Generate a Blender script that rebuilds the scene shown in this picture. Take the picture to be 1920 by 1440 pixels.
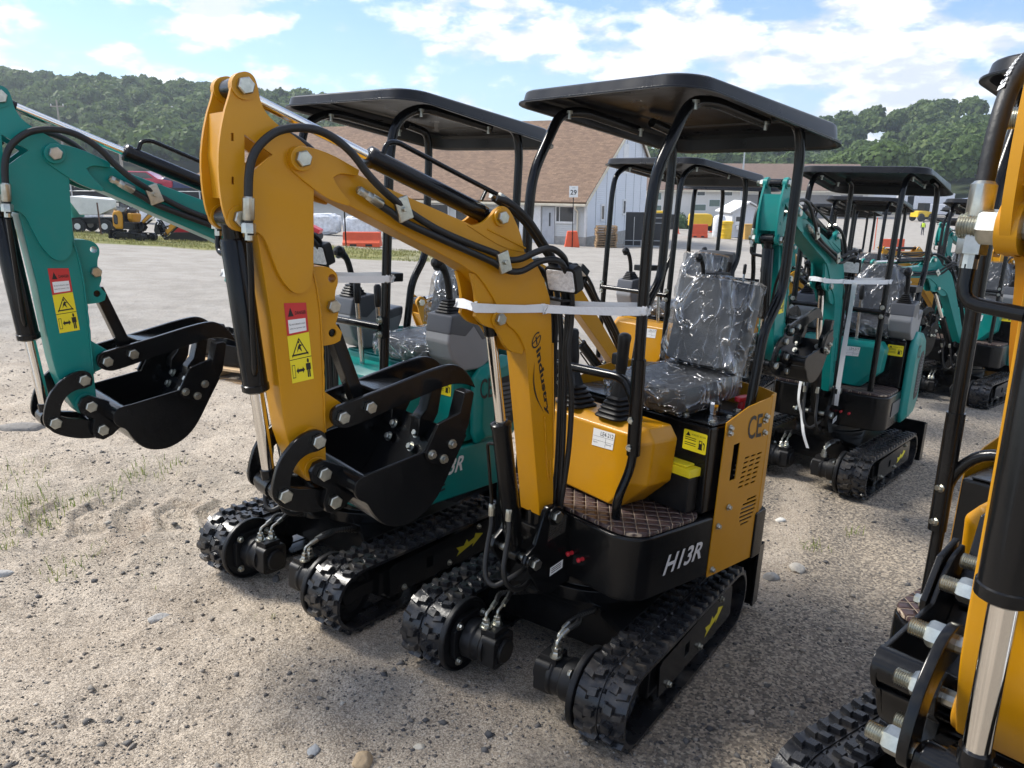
import bpy, bmesh, math, random
import numpy as np
from mathutils import Vector, Matrix
from mathutils.geometry import tessellate_polygon
R = math.radians
for o in list(bpy.data.objects): bpy.data.objects.remove(o)
scene = bpy.context.scene
COL = scene.collection
# ------------------------------------------------------------------ camera
EYE = 1.6896
def cam_axes(p, roll):
    f = Vector((0, math.cos(p), -math.sin(p))); u = Vector((0, math.sin(p), math.cos(p))); r = Vector((1, 0, 0))
    c, s = math.cos(roll), math.sin(roll)
    a, b = c*r + s*u, -s*r + c*u
    return Matrix(((a.x, b.x, f.x), (a.y, b.y, f.y), (a.z, b.z, f.z)))
RG = cam_axes(R(15.07), R(0.3))            # true level
RL = cam_axes(R(12.208), R(3.384))         # the camera seen from the gently sloping lot
cam = bpy.data.cameras.new('camera'); cam.sensor_width = 36; cam.lens = 27.3; cam.clip_end = 5000; cam.clip_start = 0.05
camo = bpy.data.objects.new('camera', cam); COL.objects.link(camo)
camo.matrix_world = Matrix.Translation((0, 0, EYE)) @ Matrix((RG.col[0], RG.col[1], -RG.col[2])).transposed().to_4x4()
scene.camera = camo
LOTR = RG @ RL.transposed()
LOT = Matrix.Translation((0, 0, EYE)) @ LOTR.to_4x4() @ Matrix.Translation((0, 0, -EYE))   # lot plane -> world
# ------------------------------------------------------------------ sky, sun, exposure
SUN_EL, SUN_AZ = R(47), math.atan2(-0.90, 0.36)      # azimuth of the sun from +Y towards +X
world = bpy.data.worlds.new('World'); scene.world = world; world.use_nodes = True
nt = world.node_tree; N = nt.nodes; L = nt.links; N.clear()
def nd(t, **k):
    n = N.new(t)
    for a, b in k.items(): setattr(n, a, b)
    return n
sky = nd('ShaderNodeTexSky', sky_type='NISHITA', sun_disc=False, sun_elevation=SUN_EL, sun_rotation=SUN_AZ, altitude=100, air_density=1.0, dust_density=.5, ozone_density=2.2)
CS, CO = 2.7, (2.1, 7.3, 1.4)
geo = nd('ShaderNodeTexCoord'); sep = nd('ShaderNodeSeparateXYZ'); L.new(geo.outputs['Generated'], sep.inputs[0])
def mth(op, a, b=None, cl=False):
    n = nd('ShaderNodeMath', operation=op, use_clamp=cl)
    for i, x in enumerate((a, b)):
        if x is None: continue
        if isinstance(x, (int, float)): n.inputs[i].default_value = x
        else: L.new(x, n.inputs[i])
    return n.outputs[0]
zz = mth('ADD', mth('MAXIMUM', sep.outputs[2], 0.0), 0.42)
cx = mth('DIVIDE', sep.outputs[0], zz); cy = mth('DIVIDE', sep.outputs[1], zz)
cv = nd('ShaderNodeCombineXYZ'); L.new(cx, cv.inputs[0]); L.new(cy, cv.inputs[1]); L.new(mth('MULTIPLY', sep.outputs[2], 2.5), cv.inputs[2])
def cloud(scale, detail, rough, dist, off):
    mp = nd('ShaderNodeMapping'); mp.inputs['Location'].default_value = off; L.new(cv.outputs[0], mp.inputs[0])
    n = nd('ShaderNodeTexNoise'); n.inputs['Scale'].default_value = scale; n.inputs['Detail'].default_value = detail
    n.inputs['Roughness'].default_value = rough; n.inputs['Distortion'].default_value = dist
    L.new(mp.outputs[0], n.inputs['Vector']); return n.outputs[0]
def smooth(v, a, b, lo=0., hi=1.):
    m = nd('ShaderNodeMapRange'); m.interpolation_type = 'SMOOTHSTEP'
    for k, x in (('From Min', a), ('From Max', b), ('To Min', lo), ('To Max', hi)): m.inputs[k].default_value = x
    L.new(v, m.inputs['Value']); return m.outputs[0]
n1 = cloud(CS, 3, .5, 0., CO); n2 = cloud(CS*3.1, 9, .58, .1, (9.1, 4.2, 2.2)); n3 = cloud(CS*.8, 5, .6, .4, (5.5, 8.8, 1.2))
den = mth('ADD', mth('MULTIPLY', n1, .62), mth('MULTIPLY', n2, .38))
puff = smooth(den, .466, .55); veil = smooth(n3, .46, .74, 0., .42)                 # heaped cloud and a thin high veil
cov = mth('MAXIMUM', puff, veil)
top = cloud(CS*3.1, 9, .58, .1, (9.1-.05, 4.2+.03, 2.2+.16))                           # the same billows a little higher: lit tops, greyer bellies
lit = smooth(mth('SUBTRACT', n2, top), -.12, .08)
ccol = nd('ShaderNodeMix', data_type='RGBA'); ccol.inputs['A'].default_value = (4.0, 4.2, 4.6, 1); ccol.inputs['B'].default_value = (6.6, 6.6, 6.7, 1)
L.new(lit, ccol.inputs['Factor'])
mx = nd('ShaderNodeMix', data_type='RGBA'); L.new(mth('MULTIPLY', cov, .95), mx.inputs['Factor'])
tint = nd('ShaderNodeMix', data_type='RGBA', blend_type='MULTIPLY'); tint.inputs['Factor'].default_value = 1; tint.inputs['B'].default_value = (.58, .70, .86, 1); L.new(sky.outputs[0], tint.inputs['A']); L.new(tint.outputs['Result'], mx.inputs['A']); L.new(ccol.outputs['Result'], mx.inputs['B'])
bg = nd('ShaderNodeBackground'); bg.inputs['Strength'].default_value = .094; L.new(mx.outputs['Result'], bg.inputs[0])
out = nd('ShaderNodeOutputWorld'); L.new(bg.outputs[0], out.inputs[0])
sun = bpy.data.lights.new('sun', 'SUN'); sun.energy = 2.4; sun.angle = R(16); sun.color = (1, .95, .87)
suno = bpy.data.objects.new('sun', sun); COL.objects.link(suno)
sd = Vector((math.sin(SUN_AZ)*math.cos(SUN_EL), math.cos(SUN_AZ)*math.cos(SUN_EL), math.sin(SUN_EL)))
suno.rotation_euler = sd.to_track_quat('Z', 'Y').to_euler()
vs = scene.view_settings; vs.view_transform = 'Standard'; vs.look = 'None'; vs.exposure = 1.32; vs.gamma = 1; vs.use_curve_mapping = False
scene.cycles.use_denoising = True; scene.cycles.max_bounces = 6; scene.cycles.transparent_max_bounces = 12
scene.cycles.caustics_reflective = False; scene.cycles.caustics_refractive = False
# ------------------------------------------------------------------ materials
MAT = {}
def mat(name, col, rough=.5, metal=0., var=.12, vscale=3., bump=0., bscale=40., coat=0., spec=.5, dust=0., emit=0, rvar=.0, coords='Object'):
    if name in MAT: return MAT[name]
    m = bpy.data.materials.new(name); m.use_nodes = True; t = m.node_tree; b = t.nodes['Principled BSDF']
    b.inputs['Roughness'].default_value = rough; b.inputs['Metallic'].default_value = metal
    b.inputs['Specular IOR Level'].default_value = spec; b.inputs['Coat Weight'].default_value = coat; b.inputs['Coat Roughness'].default_value = .08
    tc = t.nodes.new('ShaderNodeTexCoord')
    nz = t.nodes.new('ShaderNodeTexNoise'); nz.inputs['Scale'].default_value = vscale; nz.inputs['Detail'].default_value = 6; nz.inputs['Roughness'].default_value = .65
    t.links.new(tc.outputs[coords], nz.inputs['Vector'])
    r = t.nodes.new('ShaderNodeValToRGB'); r.color_ramp.elements[0].position = .3; r.color_ramp.elements[1].position = .72
    r.color_ramp.elements[0].color = (*[c*(1-var) for c in col], 1); r.color_ramp.elements[1].color = (*[min(1, c*(1+var)) for c in col], 1)
    t.links.new(nz.outputs[0], r.inputs[0]); last = r.outputs[0]
    if dust:
        n2 = t.nodes.new('ShaderNodeTexNoise'); n2.inputs['Scale'].default_value = 14; n2.inputs['Detail'].default_value = 8
        t.links.new(tc.outputs[coords], n2.inputs['Vector'])
        q = t.nodes.new('ShaderNodeMapRange'); q.inputs['From Min'].default_value = .52; q.inputs['From Max'].default_value = .8; q.inputs['To Max'].default_value = dust
        t.links.new(n2.outputs[0], q.inputs[0]); mm = t.nodes.new('ShaderNodeMix'); mm.data_type = 'RGBA'; mm.inputs['B'].default_value = (.26, .22, .17, 1)
        t.links.new(q.outputs[0], mm.inputs['Factor']); t.links.new(last, mm.inputs['A']); last = mm.outputs['Result']
        q2 = t.nodes.new('ShaderNodeMapRange'); q2.inputs['To Min'].default_value = rough*.75; q2.inputs['To Max'].default_value = min(1, rough*1.6)
        t.links.new(n2.outputs[0], q2.inputs[0]); t.links.new(q2.outputs[0], b.inputs['Roughness'])
    t.links.new(last, b.inputs['Base Color'])
    if bump:
        n3 = t.nodes.new('ShaderNodeTexNoise'); n3.inputs['Scale'].default_value = bscale; n3.inputs['Detail'].default_value = 4
        t.links.new(tc.outputs[coords], n3.inputs['Vector'])
        bp = t.nodes.new('ShaderNodeBump'); bp.inputs['Strength'].default_value = bump; bp.inputs['Distance'].default_value = .01
        t.links.new(n3.outputs[0], bp.inputs['Height']); t.links.new(bp.outputs[0], b.inputs['Normal'])
    if emit: b.inputs['Emission Color'].default_value = (*col, 1); b.inputs['Emission Strength'].default_value = emit
    MAT[name] = m; return m
YEL = mat('yellow_paint', (.52, .238, .003), .32, var=.05, coat=.1, spec=.35, bump=.05, bscale=35, dust=.07)
GRN = mat('green_paint', (.002, .20, .176), .3, var=.05, spec=.35, coat=.08, bump=.05, bscale=35, dust=.07)
BLK = mat('black_paint', (.0055, .0057, .0062), .17, var=.3, bump=.05, bscale=45, dust=.012, spec=.28)
BLKM = mat('black_plastic', (.007, .0072, .008), .36, var=.2, bump=.05, bscale=90, dust=.03, spec=.3)
ROOF = mat('canopy_plastic', (.0075, .008, .010), .26, var=.25, bump=.04, bscale=9, dust=.02, spec=.28)
RUB = mat('track_rubber', (.012, .0125, .0145), .24, var=.35, bump=.08, bscale=90, dust=.34)
HOSE = mat('hose_rubber', (.007, .007, .007), .5, var=.3, bump=.1, bscale=150)
CHR = mat('chrome', (.82, .80, .76), .13, 1., var=.05)
ZNC = mat('zinc_bolt', (.46, .46, .41), .32, 1., var=.2, vscale=60)
STL = mat('bare_steel', (.55, .56, .56), .27, 1., var=.25, vscale=30)
GRY = mat('grey_moulding', (.23, .235, .245), .42, var=.06)
DGRY = mat('dark_grey_moulding', (.07, .074, .085), .4, var=.06)
VIN = mat('black_vinyl', (.055, .058, .063), .5, var=.2, bump=.2, bscale=220)
WHT = mat('white_print', (.78, .78, .76), .5, var=.03)
STR = mat('white_strap', (.74, .75, .75), .42, var=.06, bump=.2, bscale=80)
REDS = mat('red_print', (.55, .03, .03), .4, var=.06)
YELS = mat('yellow_print', (.80, .66, .02), .4, var=.04)
BLKP = mat('black_print', (.01, .01, .01), .45)
SIL = mat('silver_letters', (.62, .62, .62), .4, var=.05)
REDK = mat('red_plastic', (.55, .02, .03), .35)
LENS = mat('lamp_lens', (.8, .82, .84), .2, .0, var=.25, vscale=60, bump=.5, bscale=60)
ORG = mat('orange_plastic', (.72, .10, .03), .55, var=.1)
YPL = mat('yellow_plastic', (.75, .48, .01), .45, var=.06)
WOOD = mat('pallet_wood', (.36, .24, .13), .75, var=.35, vscale=14, bump=.3)
CONC = mat('concrete', (.36, .35, .33), .9, var=.25, vscale=4, bump=.3)
# diamond quilted mat
def quilt():
    m = bpy.data.materials.new('quilted_mat'); m.use_nodes = True; t = m.node_tree; b = t.nodes['Principled BSDF']; b.inputs['Roughness'].default_value = .45
    tc = t.nodes.new('ShaderNodeTexCoord'); sp = t.nodes.new('ShaderNodeSeparateXYZ'); t.links.new(tc.outputs['Object'], sp.inputs[0])
    def M(op, a, b_=None):
        n = t.nodes.new('ShaderNodeMath'); n.operation = op
        for i, x in enumerate((a, b_)):
            if x is None: continue
            if isinstance(x, (int, float)): n.inputs[i].default_value = x
            else: t.links.new(x, n.inputs[i])
        return n.outputs[0]
    ds = []
    for sg in (1, -1):
        s = M('MULTIPLY', M('ADD', sp.outputs[0], M('MULTIPLY', sp.outputs[1], sg)), 1/.062)
        ds.append(M('ABSOLUTE', M('SUBTRACT', M('FRACT', s), .5)))
    d = M('MAXIMUM', ds[0], ds[1])
    line = t.nodes.new('ShaderNodeMapRange'); line.inputs['From Min'].default_value = .455; line.inputs['From Max'].default_value = .485; t.links.new(d, line.inputs[0])
    mx = t.nodes.new('ShaderNodeMix'); mx.data_type = 'RGBA'; mx.inputs['A'].default_value = (.055, .033, .033, 1); mx.inputs['B'].default_value = (.42, .33, .24, 1)
    t.links.new(line.outputs[0], mx.inputs['Factor']); t.links.new(mx.outputs['Result'], b.inputs['Base Color'])
    bp = t.nodes.new('ShaderNodeBump'); bp.inputs['Strength'].default_value = .9; bp.inputs['Distance'].default_value = .012; bp.invert = True
    t.links.new(M('POWER', M('MULTIPLY', d, 2), 3), bp.inputs['Height']); t.links.new(bp.outputs[0], b.inputs['Normal'])
    return m
QUILT = quilt()
def film():
    "clear polythene: see-through, with a web of bright creases that catch the sky"
    m = bpy.data.materials.new('clear_film'); m.use_nodes = True; t = m.node_tree; t.nodes.clear()
    o = t.nodes.new('ShaderNodeOutputMaterial'); tr = t.nodes.new('ShaderNodeBsdfTransparent'); tr.inputs[0].default_value = (.95, .96, .97, 1)
    g = t.nodes.new('ShaderNodeBsdfGlossy'); g.inputs['Roughness'].default_value = .22; g.inputs[0].default_value = (.97, .98, 1, 1)
    tc = t.nodes.new('ShaderNodeTexCoord')
    def M(op, a, c=None, cl=False):
        n = t.nodes.new('ShaderNodeMath'); n.operation = op; n.use_clamp = cl
        for i, x in enumerate((a, c)):
            if x is None: continue
            if isinstance(x, (int, float)): n.inputs[i].default_value = x
            else: t.links.new(x, n.inputs[i])
        return n.outputs[0]
    def ridge(sc, dist, p, off):
        mp = t.nodes.new('ShaderNodeMapping'); mp.inputs['Location'].default_value = off; mp.inputs['Scale'].default_value = (1, 1, .6); t.links.new(tc.outputs['Object'], mp.inputs[0])
        n = t.nodes.new('ShaderNodeTexNoise'); n.inputs['Scale'].default_value = sc; n.inputs['Detail'].default_value = 2.5; n.inputs['Roughness'].default_value = .5; n.inputs['Distortion'].default_value = dist; t.links.new(mp.outputs[0], n.inputs['Vector'])
        return M('POWER', M('SUBTRACT', 1., M('MULTIPLY', M('ABSOLUTE', M('SUBTRACT', n.outputs[0], .5)), 5.), True), p)
    r1 = ridge(5, 1.0, 9, (0, 0, 0)); r2 = ridge(10, 1.4, 12, (4, 1, 7)); rr = M('MAXIMUM', r1, M('MULTIPLY', r2, .7))
    bp = t.nodes.new('ShaderNodeBump'); bp.inputs['Strength'].default_value = 1; bp.inputs['Distance'].default_value = .014; t.links.new(rr, bp.inputs['Height']); t.links.new(bp.outputs[0], g.inputs['Normal'])
    fr = t.nodes.new('ShaderNodeFresnel'); fr.inputs['IOR'].default_value = 1.45; t.links.new(bp.outputs[0], fr.inputs['Normal'])
    f = M('ADD', M('MULTIPLY', rr, .30), M('MULTIPLY', fr.outputs[0], .42), True)
    a = t.nodes.new('ShaderNodeMixShader'); t.links.new(f, a.inputs[0]); t.links.new(tr.outputs[0], a.inputs[1]); t.links.new(g.outputs[0], a.inputs[2])
    t.links.new(a.outputs[0], o.inputs[0]); return m
FILM = film()
def island_mat(name, cols, rough, sub=None, bump=0, spec=.3):
    m = bpy.data.materials.new(name); m.use_nodes = True; t = m.node_tree; b = t.nodes['Principled BSDF']; b.inputs['Roughness'].default_value = rough
    b.inputs['Specular IOR Level'].default_value = spec
    g = t.nodes.new('ShaderNodeNewGeometry'); r = t.nodes.new('ShaderNodeValToRGB')
    while len(r.color_ramp.elements) < len(cols): r.color_ramp.elements.new(.5)
    for i, c in enumerate(cols): r.color_ramp.elements[i].position = i/(len(cols)-1); r.color_ramp.elements[i].color = (*c, 1)
    t.links.new(g.outputs['Random Per Island'], r.inputs[0]); t.links.new(r.outputs[0], b.inputs['Base Color'])
    if bump:
        tc = t.nodes.new('ShaderNodeTexCoord'); n = t.nodes.new('ShaderNodeTexNoise'); n.inputs['Scale'].default_value = 60; t.links.new(tc.outputs['Object'], n.inputs['Vector'])
        bp = t.nodes.new('ShaderNodeBump'); bp.inputs['Strength'].default_value = bump; bp.inputs['Distance'].default_value = .01; t.links.new(n.outputs[0], bp.inputs['Height']); t.links.new(bp.outputs[0], b.inputs['Normal'])
    if sub:
        tl = t.nodes.new('ShaderNodeBsdfTranslucent'); mx = t.nodes.new('ShaderNodeMixShader'); mx.inputs[0].default_value = sub
        t.links.new(r.outputs[0], tl.inputs[0]); t.links.new(b.outputs[0], mx.inputs[1]); t.links.new(tl.outputs[0], mx.inputs[2]); t.links.new(mx.outputs[0], t.nodes['Material Output'].inputs[0])
    return m
# ------------------------------------------------------------------ geometry helpers
def soft(P, lim=50):
    "cut the gentle corners of an outline once, keep the sharp ones"
    o = []; n = len(P)
    for i in range(n):
        a, b, c = Vector(P[i-1]), Vector(P[i]), Vector(P[(i+1) % n]); t = (b-a).angle(c-b, 0)
        if R(6) < t < R(lim): o += [tuple(b+(a-b)*.25), tuple(b+(c-b)*.25)]
        else: o.append(tuple(b))
    return o
class G:
    def __init__(s): s.v = []; s.f = []; s.m = []; s.mi = 0
    def add(s, v, f):
        n = len(s.v); s.v += [tuple(p) for p in v]; s.f += [tuple(i+n for i in q) for q in f]; s.m += [s.mi]*len(f); return s
    def mat(s, i): s.mi = i; return s
    def box(s, c, d, M=None):
        v = [Vector((sx*d[0]/2, sy*d[1]/2, sz*d[2]/2)) for sx in (-1, 1) for sy in (-1, 1) for sz in (-1, 1)]
        if M: v = [M @ p for p in v]
        v = [p + Vector(c) for p in v]
        return s.add(v, [(0, 1, 3, 2), (4, 6, 7, 5), (0, 4, 5, 1), (2, 3, 7, 6), (0, 2, 6, 4), (1, 5, 7, 3)])
    def bx(s, x0, x1, y0, y1, z0, z1): return s.box(((x0+x1)/2, (y0+y1)/2, (z0+z1)/2), (x1-x0, y1-y0, z1-z0))
    def prism(s, poly, t0, t1, ax='y', holes=()):
        mp = {'y': lambda p, t: (p[0], t, p[1]), 'z': lambda p, t: (p[0], p[1], t), 'x': lambda p, t: (t, p[0], p[1])}[ax]
        loops = [list(poly)] + [list(h) for h in holes]; flat = [p for l in loops for p in l]; n = len(flat)
        v = [mp(p, t0) for p in flat] + [mp(p, t1) for p in flat]; f = []
        if holes:
            for tri in tessellate_polygon([[Vector((p[0], p[1], 0)) for p in l] for l in loops]):
                f.append(tuple(tri)); f.append(tuple(i+n for i in reversed(tri)))
        else:
            f.append(tuple(range(n))); f.append(tuple(range(2*n-1, n-1, -1)))
        b = 0
        for l in loops:
            k = len(l)
            for i in range(k): j = (i+1) % k; f.append((b+i, b+j, b+j+n, b+i+n))
            b += k
        return s.add(v, f)
    def ring(s, rings, closed=False, cap=True):
        n = len(rings[0]); v = [p for r in rings for p in r]; f = []; m = len(rings)
        for i in range(m if closed else m-1):
            a, b = i*n, ((i+1) % m)*n
            for j in range(n): k = (j+1) % n; f.append((a+j, a+k, b+k, b+j))
        if cap and not closed: f.append(tuple(range(n-1, -1, -1))); f.append(tuple((m-1)*n+j for j in range(n)))
        return s.add(v, f)
    def lathe(s, prof, o, ax, n=16, cap=True):
        a = Vector(ax).normalized(); u = a.orthogonal().normalized(); w = a.cross(u); o = Vector(o)
        return s.ring([[o + a*h + (u*math.cos(t) + w*math.sin(t))*r for t in (2*math.pi*j/n for j in range(n))] for r, h in prof], cap=cap)
    def cyl(s, a, b, r, r2=None, n=14):
        a = Vector(a); b = Vector(b); return s.lathe([(r, 0), (r if r2 is None else r2, (b-a).length)], a, b-a, n)
    def hexb(s, p, ax, r, h):
        return s.lathe([(r, 0), (r, h*.82), (r*.86, h)], p, ax, 6)
    def tube(s, pts, r, n=8, sub=4, ends=True):
        P = [Vector(p) for p in pts]
        if sub > 1 and len(P) > 2: P = catmull(P, sub)
        rings = []; u = None
        for i, p in enumerate(P):
            t = (P[min(i+1, len(P)-1)] - P[max(i-1, 0)])
            if t.length < 1e-9: continue
            t.normalize()
            if u is None: u = t.orthogonal().normalized()
            else: u = (u - t*u.dot(t)).normalized()
            w = t.cross(u); rr = r(i/(len(P)-1)) if callable(r) else r
            rings.append([p + (u*math.cos(a) + w*math.sin(a))*rr for a in (2*math.pi*j/n for j in range(n))])
        return s.ring(rings, cap=ends)
    def quad(s, a, b, c, d): return s.add([a, b, c, d], [(0, 1, 2, 3)])
def catmull(P, sub):
    out = []
    for i in range(len(P)-1):
        p0 = P[max(i-1, 0)]; p1 = P[i]; p2 = P[i+1]; p3 = P[min(i+2, len(P)-1)]
        for k in range(sub):
            t = k/sub
            out.append(.5*((2*p1) + (p2-p0)*t + (2*p0-5*p1+4*p2-p3)*t*t + (3*p1-p0-3*p2+p3)*t*t*t))
    out.append(P[-1]); return out
def bend(P, r, k=4):
    "round the corners of a polyline with radius r"
    P = [Vector(p) for p in P]; out = [P[0]]
    for i in range(1, len(P)-1):
        a = P[i-1]-P[i]; b = P[i+1]-P[i]; d = min(r, a.length*.45, b.length*.45); a.normalize(); b.normalize()
        A = P[i]+a*d; B = P[i]+b*d
        for j in range(k+1):
            t = j/k; out.append(A*(1-t)**2 + P[i]*2*t*(1-t) + B*t*t)
    out.append(P[-1]); return out
def rrect(x0, x1, y0, y1, r, k=5):
    out = []
    for cx, cy, a0 in ((x1-r, y1-r, 0), (x0+r, y1-r, 90), (x0+r, y0+r, 180), (x1-r, y0+r, 270)):
        for j in range(k+1): a = R(a0+90*j/k); out.append((cx+r*math.cos(a), cy+r*math.sin(a)))
    return out
def circ(c, r, n=12): return [(c[0]+r*math.cos(2*math.pi*i/n), c[1]+r*math.sin(2*math.pi*i/n)) for i in range(n)]
CACHE = {}
def mesh(name, g, bevel=0, smooth=35, nmat=1, seg=2):
    me = bpy.data.meshes.new(name); me.from_pydata(g.v, [], g.f)
    for i in range(nmat): me.materials.append(None)
    if nmat > 1: me.polygons.foreach_set('material_index', g.m)
    bm = bmesh.new(); bm.from_mesh(me); bmesh.ops.recalc_face_normals(bm, faces=bm.faces)
    if bevel:
        ed = [e for e in bm.edges if len(e.link_faces) == 2 and e.calc_face_angle(0) > R(28)]
        try: bmesh.ops.bevel(bm, geom=ed, offset=bevel, segments=seg, affect='EDGES', clamp_overlap=True, profile=.5)
        except Exception: pass
    bm.to_mesh(me); bm.free()
    if smooth:
        me.polygons.foreach_set('use_smooth', [True]*len(me.polygons)); me.set_sharp_from_angle(angle=R(smooth))
    return me
def put(name, me, mats, parent=None, M=None):
    o = bpy.data.objects.new(name, me); COL.objects.link(o)
    for i, m in enumerate(mats if isinstance(mats, (list, tuple)) else [mats]):
        if i < len(o.material_slots): o.material_slots[i].link = 'OBJECT'; o.material_slots[i].material = m
    if parent: o.parent = parent
    if M is not None: o.matrix_basis = M
    return o
def add(name, g, mats, parent=None, M=None, bevel=0, smooth=35, key=None, seg=2):
    "one mesh object; g a G or a function that makes one; key shares the mesh between alike pieces"
    if key and key in CACHE: me = CACHE[key]
    else:
        gg = g() if callable(g) else g
        me = mesh(name, gg, bevel, smooth, len(mats) if isinstance(mats, (list, tuple)) else 1, seg)
        if key: CACHE[key] = me
    o = put(name, me, mats, parent, M)
    if bevel: o.modifiers.new('wn', 'WEIGHTED_NORMAL').keep_sharp = True
    return o
def empty(name, M):
    o = bpy.data.objects.new(name, None); COL.objects.link(o); o.empty_display_size = .2; o.matrix_basis = M; return o
def tag(o, label=None, cat=None, group=None, kind=None):
    for k, v in (('label', label), ('category', cat), ('group', group), ('kind', kind)):
        if v: o[k] = v
    return o
TXT = {}
def text2d(s, bold=0., shear=0.):
    "a flat lettering mesh as (points in a unit-height box, faces, width)"
    k = (s, bold, shear)
    if k in TXT: return TXT[k]
    c = bpy.data.curves.new('t', 'FONT'); c.body = s; c.size = 1; c.offset = bold; c.shear = shear; c.resolution_u = 3
    o = bpy.data.objects.new('t', c); COL.objects.link(o); bpy.context.view_layer.update()
    me = bpy.data.meshes.new_from_object(o.evaluated_get(bpy.context.evaluated_depsgraph_get()))
    v = [(p.co.x, p.co.y) for p in me.vertices]; f = [tuple(p.vertices) for p in me.polygons]
    bpy.data.objects.remove(o); bpy.data.curves.remove(c); bpy.data.meshes.remove(me)
    x0 = min(p[0] for p in v); x1 = max(p[0] for p in v); y0 = min(p[1] for p in v); y1 = max(p[1] for p in v)
    v = [((p[0]-x0)/(x1-x0), (p[1]-y0)/(y1-y0)) for p in v]
    TXT[k] = (v, f, (x1-x0)/(y1-y0)); return TXT[k]
class Plane:
    "bilinear patch: corner points bl, br, tl, tr; local u,v in 0..1"
    def __init__(s, bl, br, tl, tr):
        s.c = [Vector(p) for p in (bl, br, tl, tr)]; n = (s.c[1]-s.c[0]).cross(s.c[2]-s.c[0]).normalized(); s.n = n
    def P(s, u, v, h=0.):
        a, b, c, d = s.c; return a*(1-u)*(1-v)+b*u*(1-v)+c*(1-u)*v+d*u*v + s.n*h
    def rect(s, g, u0, u1, v0, v1, h=.0004): return g.add([s.P(u0, v0, h), s.P(u1, v0, h), s.P(u1, v1, h), s.P(u0, v1, h)], [(0, 1, 2, 3)])
    def poly(s, g, pts, h=.0008): return g.add([s.P(u, v, h) for u, v in pts], [tuple(range(len(pts)))])
    def text(s, g, t, u0, u1, v0, v1, h=.0008, bold=0., shear=0.):
        v, f, w = text2d(t, bold, shear); return g.add([s.P(u0+(u1-u0)*a, v0+(v1-v0)*b, h) for a, b in v], f)
# ------------------------------------------------------------------ mini excavator (boom plane: x forward from the swing centre, z up)
CHEEK=[(1.451,1.946),(1.448,1.971),(1.433,1.989),(1.413,1.996),(1.395,1.989),(1.386,1.968),(1.381,1.935),(1.364,1.903),(1.327,1.878),(1.288,1.86),(1.248,1.833),(1.238,1.788),(1.241,1.705),(1.24,1.602),(1.242,1.501),(1.263,1.472),(1.288,1.469),(1.309,1.482),(1.334,1.516),(1.353,1.562),(1.372,1.612),(1.395,1.627),(1.419,1.622),(1.444,1.625),(1.462,1.64),(1.474,1.67),(1.482,1.725),(1.484,1.789),(1.477,1.852),(1.465,1.903)]
ARMBOX=[(1.386,1.616),(1.35,1.391),(1.336,1.271),(1.314,1.095),(1.295,1.036),(1.271,.98),(1.251,.945),(1.226,.94),(1.191,.991),(1.196,1.084),(1.202,1.223),(1.211,1.398),(1.232,1.539),(1.236,1.649),(1.263,1.694),(1.323,1.709)]
LUGUP=[(1.235,1.537),(1.179,1.538),(1.153,1.518),(1.15,1.493),(1.159,1.472),(1.16,1.44),(1.146,1.412),(1.157,1.38),(1.137,1.355),(1.142,1.332),(1.163,1.322),(1.215,1.319)]
LUGLOW=[(1.21,1.205),(1.14,1.153),(1.15,1.1),(1.171,1.09),(1.205,1.076)]
FORK=[(1.31,1.814),(1.298,1.836),(1.273,1.842),(1.205,1.832),(1.112,1.795),(1.116,1.778),(1.168,1.782),(1.187,1.769),(1.173,1.745),(1.138,1.711),(1.143,1.699),(1.204,1.712),(1.29,1.767),(1.308,1.784)]
BOOM=[(1.262,1.819),(1.197,1.819),(1.103,1.782),(1.019,1.756),(.735,1.671),(.512,1.597),(.45,1.56),(.42,1.522),(.392,1.478),(.364,1.42),(.339,1.215),(.30,.84),(.288,.725),(.285,.681),(.296,.667),(.326,.658),(.35,.647),(.366,.74),(.421,1.034),(.463,1.254),(.48,1.285),(.508,1.323),(.564,1.36),(.62,1.442),(.657,1.486),(.70,1.525),(.9,1.605),(1.13,1.699),(1.24,1.744),(1.278,1.772)]
EAR=[(.737,1.664),(.707,1.665),(.672,1.676),(.646,1.698),(.62,1.723),(.598,1.729),(.569,1.716),(.518,1.641),(.5,1.585),(.60,1.60)]
RODEAR=[(.706,1.52),(.687,1.47),(.676,1.409),(.682,1.384),(.655,1.358),(.62,1.345),(.589,1.339),(.545,1.265),(.474,1.248),(.45,1.33),(.50,1.42),(.60,1.50)]
LINKA=[(1.209,1.071),(1.217,1.091),(1.234,1.1),(1.254,1.101),(1.287,1.091),(1.321,1.063),(1.349,1.026),(1.363,.982),(1.369,.942),(1.361,.917),(1.338,.905),(1.316,.912),(1.312,.931),(1.316,.96),(1.311,.992),(1.292,1.022),(1.263,1.038),(1.234,1.039),(1.214,1.048)]
LINKB=[(1.353,.944),(1.332,.949),(1.31,.945),(1.281,.933),(1.247,.929),(1.216,.918),(1.18,.911),(1.157,.889),(1.159,.867),(1.18,.856),(1.216,.855),(1.256,.858),(1.306,.875),(1.339,.894),(1.358,.921)]
BKT=[(1.186,.962),(1.179,.977),(1.159,.988),(1.123,.993),(.96,1.025),(.92,1.102),(.852,1.124),(.829,1.077),(.813,1.054),(.855,.978),(.885,.921),(.913,.875),(.953,.839),(1.009,.815),(1.065,.819),(1.104,.843),(1.131,.879),(1.147,.909),(1.173,.921),(1.186,.943)]
BKTPL=[(.968,1.027),(.927,1.106),(.848,1.132),(.846,1.092),(.824,1.074),(.871,.976),(.943,.99),(.963,1.009)]
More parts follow.
